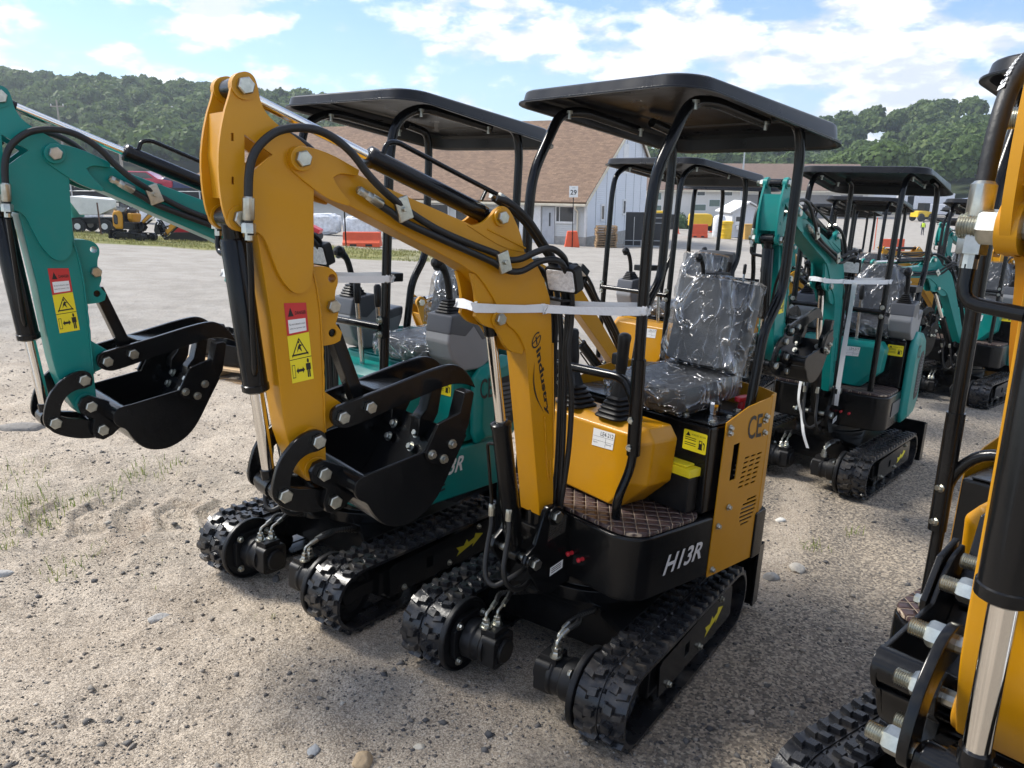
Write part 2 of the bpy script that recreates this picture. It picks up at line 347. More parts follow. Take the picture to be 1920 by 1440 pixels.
THUMB=[(1.193,1.123),(1.19,1.147),(1.174,1.158),(1.157,1.161),(1.128,1.168),(.999,1.199),(.884,1.229),(.799,1.247),(.761,1.24),(.721,1.21),(.692,1.162),(.732,1.178),(.784,1.184),(.833,1.173),(.997,1.129),(1.132,1.09),(1.158,1.091),(1.184,1.103)]
CHEEK, FORK, LINKA, LINKB, THUMB, EAR, RODEAR, LUGUP, BKT = [soft(soft(p)) for p in (CHEEK, FORK, LINKA, LINKB, THUMB, EAR, RODEAR, LUGUP, BKT)]
BOOM, ARMBOX = soft(BOOM, 35), soft(ARMBOX, 35)
BRK=[(.322,.7),(.352,.698),(.368,.68),(.405,.563),(.442,.533),(.454,.504),(.414,.442),(.363,.371),(.304,.354),(.22,.388),(.22,.532),(.248,.638),(.292,.68)]
P_ARMCYL=(1.42,1.961); P_ARM=(1.283,1.808); P_ACB=(.61,1.692); P_BCR=(.589,1.373); P_BKC=(1.434,1.655)
P_LT=(1.239,1.07); P_BK=(1.226,.978); P_LB=(1.335,.933); P_BL=(1.192,.89); P_FOOT=(.322,.661); P_BCF=(.411,.501)
H1=[(1.426,.1,1.617),(1.427,.1,1.704),(1.424,.1,1.764),(1.412,.1,1.807),(1.386,.1,1.841),(1.349,.1,1.867),(1.302,.1,1.879),(1.248,.1,1.879),(1.197,.1,1.862),(1.149,.1,1.83),(1.105,.1,1.785),(1.053,.098,1.744),(.999,.085,1.715),(.956,.077,1.692),(.862,.077,1.649),(.747,.077,1.612),(.637,.077,1.582),(.597,.08,1.565),(.549,.09,1.567),(.502,.11,1.591),(.462,.13,1.605),(.402,.12,1.588),(.336,.08,1.556),(.305,.06,1.49),(.28,.05,1.398),(.27,.04,1.272),(.26,.04,1.145),(.245,.04,.877),(.243,.04,.66)]
H2=[(1.117,.077,1.744),(1.058,.077,1.711),(1.016,.077,1.689),(.974,.077,1.666),(.861,.077,1.627),(.746,.077,1.589),(.653,.077,1.558),(.595,.08,1.532),(.539,.09,1.53),(.48,.11,1.562),(.421,.12,1.568),(.361,.1,1.542),(.305,.085,1.461),(.285,.075,1.354),(.285,.07,1.24),(.255,.075,1.077),(.24,.065,.875),(.245,.05,.66)]
H3=[(.611,.035,1.751),(.562,.05,1.735),(.493,.055,1.691),(.424,.05,1.63),(.34,.03,1.557),(.29,.0,1.48),(.265,-.02,1.3),(.25,-.02,.9),(.245,-.02,.66)]
H4=[(.599,.0,1.751),(.528,.02,1.712),(.471,.025,1.671),(.40,.015,1.61),(.32,.0,1.53),(.275,.02,1.3),(.25,.02,.9),(.25,.02,.66)]
def thread(g, p, ax, r, ln, n=10, k=9):
    pr = [(r*.9, 0)]
    for i in range(k): pr += [(r, ln*(i+.25)/k), (r*.86, ln*(i+.75)/k)]
    return g.lathe(pr+[(r*.7, ln)], p, ax, n)
def pin_mesh(w, r, tail):
    "a pivot bolt: hex head on +y, shank, threaded end and lock nut on -y; centred on the boom plane"
    g = G(); g.cyl((0, -w, 0), (0, w, 0), r*.75, n=10); g.hexb((0, w, 0), (0, 1, 0), r*1.1, .016)
    g.hexb((0, -w+.002, 0), (0, -1, 0), r*1.15, .026); thread(g, (0, -w-.02, 0), (0, -1, 0), r*.78, tail*.5)
    return g
def excavator(label, xy, yt, yh, yb, paint, style='H', det=2, group=None, pod=None, name='mini_excavator', model='H13R', seat_wrap=True, strap=True, dz=0., lamp=True, plain=False, pitch=0., deck=None, curl=0., high=False, roof=True, hosetext=False, tail=False, pivot=None):
    Rz = lambda a: Matrix.Rotation(R(a), 4, 'Z')
    root = empty(name, LOT @ Matrix.Translation((xy[0], xy[1], dz-.010)) @ Rz(yt))
    tag(root, label, 'excavator', group)
    MH = Rz(yh-yt); pv = Vector((.3, 0, 0)) if pivot is None else Rz(-yh) @ Vector((pivot[0]-xy[0], pivot[1]-xy[1], 0)); MBR = MH @ Matrix.Translation(pv) @ Rz(yb-yh) @ Matrix.Translation((-.3, 0, 0)); MB = MBR @ Matrix.Translation((.322, 0, .661)) @ Matrix.Rotation(R(-pitch), 4, 'Y') @ Matrix.Translation((-.322, 0, -.661))
    MK = MB @ Matrix.Translation((P_BK[0], 0, P_BK[1])) @ Matrix.Rotation(R(-curl), 4, 'Y') @ Matrix.Translation((-P_BK[0], 0, -P_BK[1]))
    A = lambda nm, g, m, M=MH, par=root, **k: add(nm, g, m, par, M if par is root else None, **k)
    def bolts(par, pts, ax, r=.009, h=.008, m=ZNC, nm='bolt'):
        if det < 1: return
        key = ('bolt', r, h); q = Vector((0, 0, 1)).rotation_difference(Vector(ax)).to_matrix().to_4x4()
        for p in pts:
            add(nm, lambda: G().lathe([(r*1.45, 0), (r*1.45, h*.25)], (0, 0, 0), (0, 0, 1), 10).hexb((0, 0, h*.2), (0, 0, 1), r, h), m, par, Matrix.Translation(p) @ q, smooth=30, key=key)
    # ---- tracks
    Cf, Cr, RT, ZC = .47, -.48, .130, .15
    def stadium(r, n=14):
        o = [(Cf+r*math.sin(a), ZC+r*math.cos(a)) for a in (math.pi*i/n for i in range(n+1))]
        return o + [(Cr-r*math.sin(a), ZC-r*math.cos(a)) for a in (math.pi*i/n for i in range(n+1))]
    def path(d):
        s = Cf-Cr; arc = math.pi*RT; tot = 2*s+2*arc; d %= tot
        if d < s: return (Cr+d, ZC+RT), (1, 0), (0, 1)
        d -= s
        if d < arc: a = d/RT; return (Cf+RT*math.sin(a), ZC+RT*math.cos(a)), (math.cos(a), -math.sin(a)), (math.sin(a), math.cos(a))
        d -= arc
        if d < s: return (Cf-d, ZC-RT), (-1, 0), (0, -1)
        d -= s; a = d/RT; return (Cr-RT*math.sin(a), ZC-RT*math.cos(a)), (-math.cos(a), math.sin(a)), (-math.sin(a), -math.cos(a))
    TOT = 2*(Cf-Cr)+2*math.pi*RT
    def belt():
        g = G(); o = stadium(RT); i = stadium(RT-.014); n = len(o)
        for y0, y1 in ((-.09, -.008), (.008, .09)):
            v = [(p[0], y, p[1]) for y in (y0, y1) for p in o] + [(p[0], y, p[1]) for y in (y0, y1) for p in i]; f = []
            for k in range(n):
                j = (k+1) % n; f += [(k, j, n+j, n+k), (2*n+k, 3*n+k, 3*n+j, 2*n+j), (k, 2*n+k, 2*n+j, j), (n+k, n+j, 3*n+j, 3*n+k)]
            g.add(v, f)
        o = stadium(RT-.006); v = [(p[0], y, p[1]) for y in (-.0085, .0085) for p in o]; g.add(v, [(k, (k+1) % n, n+(k+1) % n, n+k) for k in range(n)])
        def block(d, y0, y1, ln, h, sk):
            vs = []
            for hh, sh in ((-.004, 0.), (h, .005)):
                for sd, yy in ((-1, y0+sh), (-1, y1-sh), (1, y1-sh), (1, y0+sh)):
                    dd = d + sd*(ln/2-sh*.8) + sk*(yy-(y0+y1)/2); (px, pz), _, (nx, nz) = path(dd); vs.append((px+nx*hh, yy, pz+nz*hh))
            g.add(vs, [(3, 2, 1, 0), (4, 5, 6, 7), (0, 1, 5, 4), (1, 2, 6, 5), (2, 3, 7, 6), (3, 0, 4, 7)])
        NL = 44; pt = TOT/NL
        for k in range(NL):
            d = k*pt
            for sg in (1, -1):
                dd = d + (0 if sg > 0 else pt*.5)
                a, b = (.014, .052) if sg > 0 else (-.052, -.014)
                block(dd, min(a, b), max(a, b), .032, .017, .15*sg)
                a, b = (.045, .088) if sg > 0 else (-.088, -.045)
                block(dd+.013, min(a, b), max(a, b), .024, .0165, -.25*sg)
                if det > 1: block(dd-.014, .010*sg if sg > 0 else -.026, .026 if sg > 0 else -.010, .014, .015, 0)
            if det > 1: block(d+pt*.25, -.006, .006, .016, .004, 0)
        return g
    for sg in (1, -1):
        T = Matrix.Translation((0, .375*sg, 0))
        tr = A('track', belt, RUB, T, smooth=25, key=('belt', min(det, 2)))
        def wheel():
            g = G()
            for cx in (wx,) if abs(wx) > .3 else ():
                g.lathe([(.03, -.03), (.112, -.028), (.115, -.022), (.115, .022), (.112, .028), (.098, .03), (.094, .018), (.05, .014), (.045, .03), (.03, .034)], (cx, 0, ZC), (0, 1, 0), 24)
                for k in range(5):
                    a = 2*math.pi*k/5; g.cyl((cx+.072*math.cos(a), .012, ZC+.072*math.sin(a)), (cx+.072*math.cos(a), .021, ZC+.072*math.sin(a)), .014, n=8)
            for cx in (wx,) if abs(wx) < .3 else (): g.lathe([(.03, -.05), (.045, -.045), (.045, .045), (.03, .05)], (cx, 0, .075), (0, 1, 0), 14)
            return g
        for wx in (Cf, Cr, -.22, 0, .22): A('track_roller' if abs(wx) < .3 else 'track_wheel', wheel, BLK, par=tr, key=('wheel', wx))
        def tframe():
            g = G().bx(-.40, .34, -.055, .055, .10, .205); g.bx(.30, .47, -.035, .035, .12, .18); g.bx(-.49, -.38, -.035, .035, .12, .18); return g
        A('track_beam', tframe, BLK, par=tr, bevel=.006, key='tframe')
        cov = A('side_cover', lambda: G().prism([(.30, .215), (.29, .092), (.24, .088), (-.40, .088), (-.46, .10), (-.44, .235), (-.40, .247), (.28, .228)], -.004, .004, holes=[[(.065, .14), (.02, .14), (.02, .19), (.065, .19)]]), BLK, par=tr, key='cover', bevel=.0015)
        cov.matrix_basis = Matrix.Translation((0, .072*sg, 0))
        bolts(tr, [(.21, .077*sg, .105), (-.09, .077*sg, .115), (-.30, .077*sg, .23)], (0, sg, 0), .010, .011)
        def arrow():
            g = G(); pl = Plane((.0, .0765, .13), (-.20, .0765, .155), (.0, .0765, .19), (-.20, .0765, .225))
            return pl.poly(g, [(.38, .25), (.62, .3), (.6, .05), (1., .55), (.7, .95), (.66, .68), (.45, .62), (.38, .95), (.27, .6), (.0, .85), (.1, .4), (.02, .1)], 0)
        if sg > 0: A('arrow_sticker', arrow, YELS, par=tr, key='arrow', smooth=0).matrix_basis = Matrix.Translation((-.14, 0, -.01))
        # drive motor towards the middle
        def motor():
            g = G(); g.lathe([(.138, 0), (.142, .004), (.142, .022), (.134, .026), (.128, .012), (.06, .012)], (Cf, -.095, ZC), (0, -1, 0), 28)
            g.prism([(Cf-.09, ZC+.05), (Cf-.09, ZC-.05), (Cf-.05, ZC-.09), (Cf+.05, ZC-.09), (Cf+.09, ZC-.05), (Cf+.09, ZC+.05), (Cf+.05, ZC+.09), (Cf-.05, ZC+.09)], -.135, -.112)
            g.lathe([(.070, 0), (.076, .008), (.076, .05), (.068, .056), (.068, .085), (.074, .09), (.074, .105)], (Cf, -.135, ZC), (0, -1, 0), 24)
            g.prism(rrect(Cf-.062, Cf+.062, ZC-.06, ZC+.062, .022, 3), -.290, -.232); g.lathe([(.046, 0), (.046, .014), (.040, .018)], (Cf, -.289, ZC), (0, -1, 0), 18)
            g.bx(Cf-.035, Cf+.045, -.28, -.215, ZC+.05, ZC+.082); return g
        FL = Matrix.Identity(4) if sg > 0 else Matrix.Scale(-1, 4, (0, 1, 0))
        def flip(gf):
            def f():
                g = gf()
                if sg < 0: g.v = [(x, -y, z) for x, y, z in g.v]
                return g
            return f
        mo = A('drive_motor', flip(motor), BLKM, par=tr, key=('motor', sg), bevel=.003)
        if det > 0:
            bolts(tr, [(Cf+a*.07, -.137*sg, ZC+b*.07) for a in (1, -1) for b in (1, -1)], (0, -sg, 0), .011, .012)
            bolts(tr, [(Cf+a*.04, -.286*sg, ZC+b*.038) for a in (1, -1) for b in (1, -1)], (0, -sg, 0), .006, .006, BLKM)
            def fits():
                g = G()
                for i, x in enumerate((Cf-.015, Cf+.028)):
                    y = -.245+.02*i
                    g.lathe([(.022, 0), (.022, .006), (.014, .008)], (x, y, ZC+.08), (0, 0, 1), 14); g.hexb((x, y, ZC+.086), (0, 0, 1), .016, .016); g.hexb((x, y, ZC+.104), (0, 0, 1), .013, .012)
                    g.tube(bend([(x, y, ZC+.11), (x, y, ZC+.135), (x-.035, y+.0, ZC+.148)], .02, 4), .006, 8, 1); g.cyl((x-.032, y, ZC+.147), (x-.062, y+.004, ZC+.156), .0095, n=10)
                return g
            A('hydraulic_fitting', flip(fits), ZNC, par=tr, key=('fits', sg))
            def mh():
                g = G()
                for i, x in enumerate((Cf-.015, Cf+.028)):
                    y = -.245+.02*i; a = [(x-.058, y, ZC+.155), (x-.11, y+.015, ZC+.165), (x-.20, y+.02-.04*i, ZC+.15), (x-.32, y-.02, ZC+.11)]
                    g.tube(a, (lambda t: .0098+.0016*math.sin(t*130)) if det > 1 else .0105, 8, 14 if det > 1 else 4)
                return g
            A('motor_hose', flip(mh), HOSE, par=tr, key=('mh', sg, det > 1))
    # ---- lower frame and blade
    def lower():
        g = G(); g.bx(-.26, .18, -.29, .29, .215, .26); g.prism([(.20, -.16), (.30, -.30), (-.34, -.30), (-.26, -.16), (-.26, .16), (-.34, .30), (.30, .30), (.20, .16)], .262, .30, 'z')
        for sg in (1, -1):
            g.prism([(.26*sg, .262), (.30*sg, .262), (.33*sg, .13), (.29*sg, .13)], -.30, .26, 'x')
        g.bx(.17, .19, -.29, .29, .12, .262)
        g.lathe([(.24, 0), (.24, .05), (.215, .055), (.215, .09)], (0, 0, .30), (0, 0, 1), 36)
        for sg in (1, -1): g.prism([(-.30, .12), (-.30, .20), (-.74, .24), (-.74, .10)], .17*sg-.02, .17*sg+.02)
        return g
    A('lower_frame', lower, BLK, Matrix.Identity(4), bevel=.004, key='lower')
    A('dozer_blade', lambda: G().prism([(-.73, .34), (-.742, .34), (-.775, .22), (-.77, .10), (-.745, .03), (-.733, .03), (-.757, .11), (-.762, .22)], -.47, .47).bx(-.775, -.70, -.476, -.464, .04, .33).bx(-.775, -.70, .464, .476, .04, .33), BLK, Matrix.Identity(4), bevel=.002, key='blade')
    # ---- upper body
    pl_ = rrect(-.60, .235, -.40, .40, .11, 6)
    pd = A('base_pod', lambda: G().prism(pl_, .402, .642, 'z'), pod or BLK, bevel=.012, key='pod', seg=3)
    A('floor_mat', lambda: G().prism(rrect(-.19, .225, -.395, .395, .10, 6), .6435, .660, 'z'), QUILT, bevel=.005, key='fmat')
    if det > 0 and not plain:
        def lettering():
            g = G(); p = Plane((.062, .4025, .478), (-.160, .4025, .492), (.053, .4025, .553), (-.165, .4025, .561)) if not high else Plane((.03, .4025, .515), (-.225, .4025, .53), (.02, .4025, .595), (-.235, .4025, .605)); return p.text(g, model, 0, 1, 0, 1, .0012, .022, .25)
        if high:
            for k in range(6): A('vent_slot', lambda: G().prism([(-.02-.052*(k%2), .455+.022*(k//2)), (-.062-.052*(k%2), .459+.022*(k//2)), (-.064-.052*(k%2), .468+.022*(k//2)), (-.022-.052*(k%2), .464+.022*(k//2))], .4, .4028), BLKP, key=('vs', k))
        if style == 'K' and not high:
            A('model_plate', lambda: G().prism(rrect(-.185, .06, .485, .585, .012, 3), .402, .404), DGRY, key='mplate')
        A('model_lettering', lettering, WHT if style == 'K' else SIL, smooth=0, key=('model', model, high))
        def gf(y, z):
            g = G(); g.hexb((.234, y, z), (1, 0, 0), .008, .008); g.lathe([(.006, 0), (.006, .012), (.009, .014), (.009, .02), (.004, .024)], (.241, y, z), (1, 0, 0), 12)
            return g
        for y, z in ((.12, .503), (.175, .50)): A('red_plug', lambda: gf(y, z), REDK, key=('redfit', y))
    # boom bracket
    def brk():
        g = G(); g.prism(BRK, .078, .10); g.prism(BRK, -.10, -.078); g.bx(.20, .36, -.08, .08, .36, .60); g.cyl((.30, 0, .33), (.30, 0, .68), .052, n=18)
        for y in (.103, -.103):
            for p in (P_FOOT, P_BCF): g.cyl((p[0], y-.008, p[1]), (p[0], y+.008, p[1]), .036, n=18)
        return g
    A('boom_bracket', brk, BLK, MBR, bevel=.004, key='brk')
    if det > 1:
        def plate():
            g = G(); p = Plane((.348, .1008, .565), (.262, .1008, .585), (.342, .1008, .636), (.262, .1008, .652)); p.rect(g, 0, 1, 0, 1); g.mat(1)
            p.text(g, 'Origin INDUSTRY', .06, .94, .72, .86); 
            for v in (.58, .44, .30): p.rect(g, .08, .4, v, v+.05, .0008); p.rect(g, .55, .8, v+.02, v+.06, .0008)
            p.text(g, 'CE', .62, .85, .08, .2)
            return g
        A('rating_plate', plate, [STL, BLKP, WHT], MBR, smooth=0, key='rating')
        def plate2():
            g = G()
            g.mat(2); p = Plane((.325, .1008, .425), (.262, .1008, .443), (.325, .1008, .458), (.262, .1008, .476)); p.rect(g, 0, 1, 0, 1); g.mat(1)
            for v in (.25, .5, .72): p.rect(g, .1, .85, v, v+.09, .0008)
            return g
        A('serial_sticker', plate2, [STL, BLKP, WHT], MBR, smooth=0, key='rating2')
    # engine / seat box
    eb = A('seat_box', lambda: G().bx(-.585, -.158, -.385, .385, .655, .992), deck or BLK, bevel=.012, key='sbox')
    if det > 0:
        A('deck_plate', lambda: G().bx(-.57, -.30, -.36, .385, .9935, 1.0).bx(-.294, -.165, -.36, .385, .9935, 1.0), deck or BLK, bevel=.003, key='deck')
        A('hinge', lambda: G().bx(-.33, -.26, .075, .13, 1.0005, 1.006).cyl((-.295, .07, 1.006), (-.295, .135, 1.006), .006, n=8).bx(-.33, -.26, -.2, -.14, 1.0005, 1.006), BLKM, key='hinge')
        bolts(root, [MH @ Vector(p) for p in ((-.31, .1, 1.005), (-.278, .1, 1.005), (-.20, .24, 1.0), (-.20, .36, 1.0), (-.33, .345, 1.0))], (0, 0, 1))
        A('tank_cap', lambda: G().lathe([(.022, 0), (.022, .01), (.030, .012), (.031, .038), (.026, .046), (.012, .048)], (-.335, .262, 1.0), (0, 0, 1), 12), CHR, key='cap', smooth=20)
        A('battery_switch', lambda: G().lathe([(.018, 0), (.016, .03), (.012, .035)], (-.50, .285, 1.0), (0, 0, 1), 12).prism(rrect(-.545, -.455, .268, .302, .015, 3), 1.034, 1.052, 'z'), REDK, key='switch', bevel=.003)
        bolts(root, [MH @ Vector(p) for p in ((-.45, .30, 1.0), (-.54, .33, 1.0), (-.56, .25, 1.0))], (0, 0, 1), .012, .008)
        def fuel():
            g = G(); p = Plane((-.157, .27, .885), (-.157, .375, .885), (-.157, .27, .962), (-.157, .375, .962)); p.poly(g, rrect(0, 1, 0, 1, .06, 3), .0004); g.mat(1)
            p.text(g, 'HYDRAULIC OIL TANK', .36, .95, .78, .86); p.poly(g, [(.10, .72), (.30, .72), (.2, .92)])
            for v in (.62, .52, .36, .26): p.rect(g, .08, .55, v, v+.035, .0008)
            p.rect(g, .66, .84, .18, .24, .0008); p.rect(g, .68, .82, .24, .62, .0008); p.poly(g, [(.84, .5), (.9, .46), (.9, .22), (.93, .22), (.93, .5), (.86, .58)])
            g.mat(0); p.rect(g, .71, .79, .48, .58, .0012); return g
        A('fuel_sticker', fuel, [YELS, BLKP], smooth=0, key='fuel')
    if style == 'K':
        A('level_gauge', lambda: G().prism(rrect(.17, .20, .76, .88, .008, 3), -.158, -.146, 'x'), STL, key='gauge', bevel=.003)
    # side and rear panels
    for sg in (1, -1):
        if style == 'H':
            holes = []
            holes.append([(-.287, .77), (-.327, .772), (-.329, .917), (-.289, .913)])
            for r_ in range(7):
                for c in range(3):
                    x = -.352-.0415*c-.0035*r_; z = .728+.019*r_ + .002*c
                    holes.append([(x, z), (x-.031, z+.0025), (x-.034, z+.0105), (x-.003, z+.008)])
            for r_, (a, b) in enumerate(((.40, .455), (.39, .475), (.387, .483), (.388, .49), (.392, .494), (.40, .494), (.425, .49))):
                z = .565+.0165*r_; holes.append([(-a, z), (-b, z+.004), (-b-.002, z+.0125), (-a-.002, z+.0085)])
            def pan():
                g = G().prism([(-.215, .398), (-.505, .408), (-.515, 1.074), (-.36, 1.052), (-.225, 1.006)], .400, .404, holes=holes)
                g.prism([(-.505, .400), (-.505, .404), (-.560, .382), (-.60, .345), (-.603, .349), (-.56, .388), (-.52, .404)], .410, 1.074, 'z'); return g
            pn = A('side_panel', (lambda: pan()) if sg > 0 else (lambda: mir(pan())), paint, key=('panel', sg))
            if sg > 0 and det > 0:
                A('certificate_mark', lambda: Plane((-.372, .405, .92), (-.465, .405, .92), (-.367, .405, 1.012), (-.460, .405, 1.016)).text(G(), 'CE', 0, 1, 0, 1, .0004, .01, 0), BLKP, smooth=0, key='ce')
                bolts(root, [MH @ Vector(p) for p in ((-.248, .405, .965), (-.248, .405, .985), (-.475, .405, .985), (-.485, .405, .935), (-.485, .405, 1.0), (-.30, .405, .665), (-.245, .405, .60), (-.24, .405, .425))], MH.to_3x3() @ Vector((0, 1, 0)), .009, .012)
            def engine_inside():
                return G().bx(-.55, -.24, .28, .385, .45, .96)
        else:
            def pan2():
                g = G()
                o = [(-.20, .47), (-.23, .40), (-.50, .40), (-.60, .50), (-.61, .92), (-.55, 1.03), (-.32, 1.06), (-.24, 1.0), (-.20, .90)]
                if high: o = [(-.27, .70), (-.30, .645), (-.56, .645), (-.61, .70), (-.61, .95), (-.57, 1.03), (-.46, 1.055), (-.30, 1.01), (-.26, .97)]
                i = [(p[0]*.82-.075, (p[1]-.84)*.82+.84) if high else (p[0]*.82-.075, (p[1]-.73)*.82+.73) for p in o]
                for y, pts in ((.395, o), (.43, i)): pass
                v = [(p[0], .395, p[1]) for p in o]+[(p[0], .42, p[1]) for p in o]+[(p[0], .45, p[1]) for p in i]; n = len(o); f = [tuple(range(n)), tuple(range(3*n-1, 2*n-1, -1))]
                for a in (0, n):
                    for k in range(n): j = (k+1) % n; f.append((a+k, a+j, a+n+j, a+n+k))
                return g.add(v, f)
            pn = A('engine_cover', (lambda: pan2()) if sg > 0 else (lambda: mir(pan2())), paint, key=('panelK', sg, high), bevel=.008, seg=3)
            def grille():
                g = G()
                for k in range(13 if not high else 9):
                    z = (.60 if not high else .74)+.022*k; a = -.40-.0*k; b = -.535; 
                    if k > 8: a -= .012*(k-8)
                    if k < 3: b += .02*(3-k)
                    g.bx(b, a, .4495, .4545, z, z+.012)
                return g
            def grback(): return G().prism([(-.38, .74), (-.41, .70), (-.50, .70), (-.545, .75), (-.55, .92), (-.51, .965), (-.42, .955), (-.38, .90)], .445, .4512) if high else G().prism([(-.37, .60), (-.40, .55), (-.50, .56), (-.545, .63), (-.55, .86), (-.50, .91), (-.42, .90), (-.37, .82)], .445, .4512)
            A('cover_grille', (lambda: grback()) if sg > 0 else (lambda: mir(grback())), BLKM, key=('grb', sg, high))
            gr = A('grille_slats', (lambda: grille()) if sg > 0 else (lambda: mir(grille())), DGRY, key=('gr', sg, high))
            if sg > 0 and det > 0:
                A('certificate_mark', lambda: Plane((-.27, .4515, .87), (-.36, .4515, .87), (-.265, .4515, .965), (-.355, .4515, .965)).text(G(), 'CE', 0, 1, 0, 1, .0004, .01, 0), BLKP, smooth=0, key='ceK')
    def rear():
        pth = [(-.52, .404), (-.575, .385), (-.62, .30), (-.645, .15), (-.65, 0), (-.645, -.15), (-.62, -.30), (-.575, -.385), (-.52, -.404)]
        P = pth + [(x+.005, y*.985) for x, y in reversed(pth)]
        return G().prism(P, .55, 1.078, 'z')
    A('rear_panel', rear, paint, key='rear')
    def cw():
        pth = [(-.50, .412), (-.59, .40), (-.645, .31), (-.672, .15), (-.676, 0), (-.672, -.15), (-.645, -.31), (-.59, -.40), (-.50, -.412)]
        return G().prism(pth, .40, .60, 'z')
    A('counterweight', cw, BLK, key='cw', bevel=.01)
    # console and levers
    def cons():
        g = G(); a = [(-.19, .664), (.17, .662), (.285, .775), (.295, .94), (.26, .985), (-.26, .985), (-.295, .94), (-.285, .775)]
        b = [(-.16, .68), (.14, .668), (.235, .775), (.25, .925), (.22, .955), (-.22, .955), (-.25, .925), (-.235, .775)]
        v = [(-.09, *p) for p in a]+[(.045, *p) for p in a]+[(.085, *p) for p in b]; n = 8; f = [tuple(range(n)), tuple(range(3*n-1, 2*n-1, -1))]
        for q in (0, n):
            for k in range(n): j = (k+1) % n; f.append((q+k, q+j, q+n+j, q+n+k))
        return g.add(v, f)
    A('console', cons, paint, bevel=.008, key='cons', seg=3)
    if det > 0:
        def lab():
            g = G(); p = Plane((.0862, .035, .872), (.0862, .140, .878), (.0862, .038, .940), (.0862, .146, .943)); p.rect(g, 0, 1, 0, 1, .0004); g.mat(1)
            p.text(g, 'LE4-212' if style == 'H' else 'LE4-217', .36, .95, .66, .90, .0008, .0)
            for v in (.58, .34): p.rect(g, .02, .98, v, v+.012, .0008)
            p.rect(g, .62, .63, .05, .58, .0008); p.text(g, 'Hours', .05, .25, .2, .28); p.text(g, 'Serial', .66, .9, .2, .28); return g
        A('auction_label', lab, [WHT, BLKP], smooth=0, key=('lab', style))
    def joystick(x, y, z, tx, ty, h=.30):
        g = G(); ax = Vector((tx, ty, 1)).normalized(); o = Vector((x, y, z))
        k = 5; rings = []
        for i in range(k):
            w = .062-.007*i; hh = .017*i
            for dw, dh in ((0, 0), (.002, .006), (-.003, .012), (-.009, .0145)):
                c = o + ax*(hh+dh); ww = w+dw; rings.append([c+Vector((px, py, 0)) for px, py in rrect(-ww, ww, -ww, ww, ww*.35, 2)])
        c = o+ax*(.017*k+.05); rings.append([c+Vector((px, py, 0)) for px, py in rrect(-.018, .018, -.018, .018, .016, 2)])
        g.ring(rings)
        g.lathe([(.016, .12), (.017, .16), (.021, .19), (.022, .24), (.0225, h-.035), (.025, h-.015), (.022, h-.004), (.012, h+.002)], o, ax, 16)
        return g
    def joystick2(x, y, z, tx, ty):
        g = G(); ax = Vector((tx, ty, 1)).normalized(); o = Vector((x, y, z)); rings = []
        for i in range(5):
            w = .05-.006*i; hh = .013*i
            for dw, dh in ((0, 0), (.003, .005), (-.004, .010)):
                c = o+ax*(hh+dh); ww = w+dw; rings.append([c+Vector((px, py, 0)) for px, py in rrect(-ww*1.15, ww*1.15, -ww, ww, ww*.4, 3)])
        g.ring(rings); c = o+ax*.06
        g.tube([c, c+ax*.06, c+ax*.12+Vector((.012, 0, 0)), c+ax*.15+Vector((.035, 0, 0)), c+ax*.16+Vector((.06, 0, -.005))], lambda t: .015+.012*max(0, (t-.55))*2, 12, 4); g.lathe([(.0, -.03), (.02, -.022), (.028, 0), (.02, .022), (.0, .03)], c+ax*.165+Vector((.055, 0, 0)), (1, 0, 0), 12)
        return g
    if style == 'H':
        A('joystick', lambda: joystick(.02, -.125, .985, -.02, -.20, .30), BLKM, key='joy1'); A('joystick', lambda: joystick(.02, .085, .985, .04, .06, .32), BLKM, key='joy2')
        if det > 0:
            def lv(): return G().tube([(-.06, .0, .98), (-.07, .0, 1.10), (-.04, .01, 1.17)], .006, 8, 3).cyl((-.07, .0, 1.07), (-.07, .0, 1.13), .011, n=8)
            A('dozer_lever', lv, CHR, key='lv'); A('lever_knob', lambda: G().box((-.037, .012, 1.19), (.03, .03, .045)), BLKM, key='lvk', bevel=.008)
            A('battery', lambda: G().bx(-.155, -.095, .12, .36, .665, .80), BLKM, key='bat', bevel=.006); A('battery_lid', lambda: G().bx(-.157, -.09, .115, .365, .802, .836).bx(-.15, -.097, .14, .34, .8355, .846), YELS, key='batl', bevel=.006)
            def pd2():
                g = G()
                for y in (-.20, -.30): g.bx(-.02, .10, y-.03, y+.03, .70, .71); g.cyl((.04, y, .66), (.04, y, .70), .01, n=8)
                return g
            A('travel_pedal', pd2, BLKM, key='ped', bevel=.003)
    else:
        for sg in (1, -1):
            def cbox():
                y = .335*sg; g = G(); o = [(-.11, 1.258), (-.09, 1.14), (-.12, 1.06), (-.20, 1.002), (-.32, 1.002), (-.40, 1.05), (-.44, 1.15), (-.44, 1.205), (-.31, 1.18), (-.25, 1.278)]
                return g.prism(o, y-.075, y+.075)
            cb = A('side_console', cbox, GRY, key=('cbox', sg), bevel=.012, seg=3)
            A('console_top', lambda: G().prism([(-.105, 1.26), (-.092, 1.175), (-.20, 1.155), (-.25, 1.195), (-.31, 1.13), (-.442, 1.16), (-.442, 1.21), (-.31, 1.185), (-.25, 1.281)], .335*sg-.077, .335*sg+.077), DGRY, par=cb, key=('ctop', sg), bevel=.012)
            A('joystick', lambda: joystick2(-.175, .335*sg, 1.262, .18, 0), BLKM, key=('joyK', sg))
            A('armrest', lambda: G().bx(-.47, -.25, .335*sg-.04, .335*sg+.04, 1.33, 1.375).cyl((-.37, .335*sg, 1.17), (-.37, .335*sg, 1.34), .014, n=8), BLKM, key=('armr', sg), bevel=.014)
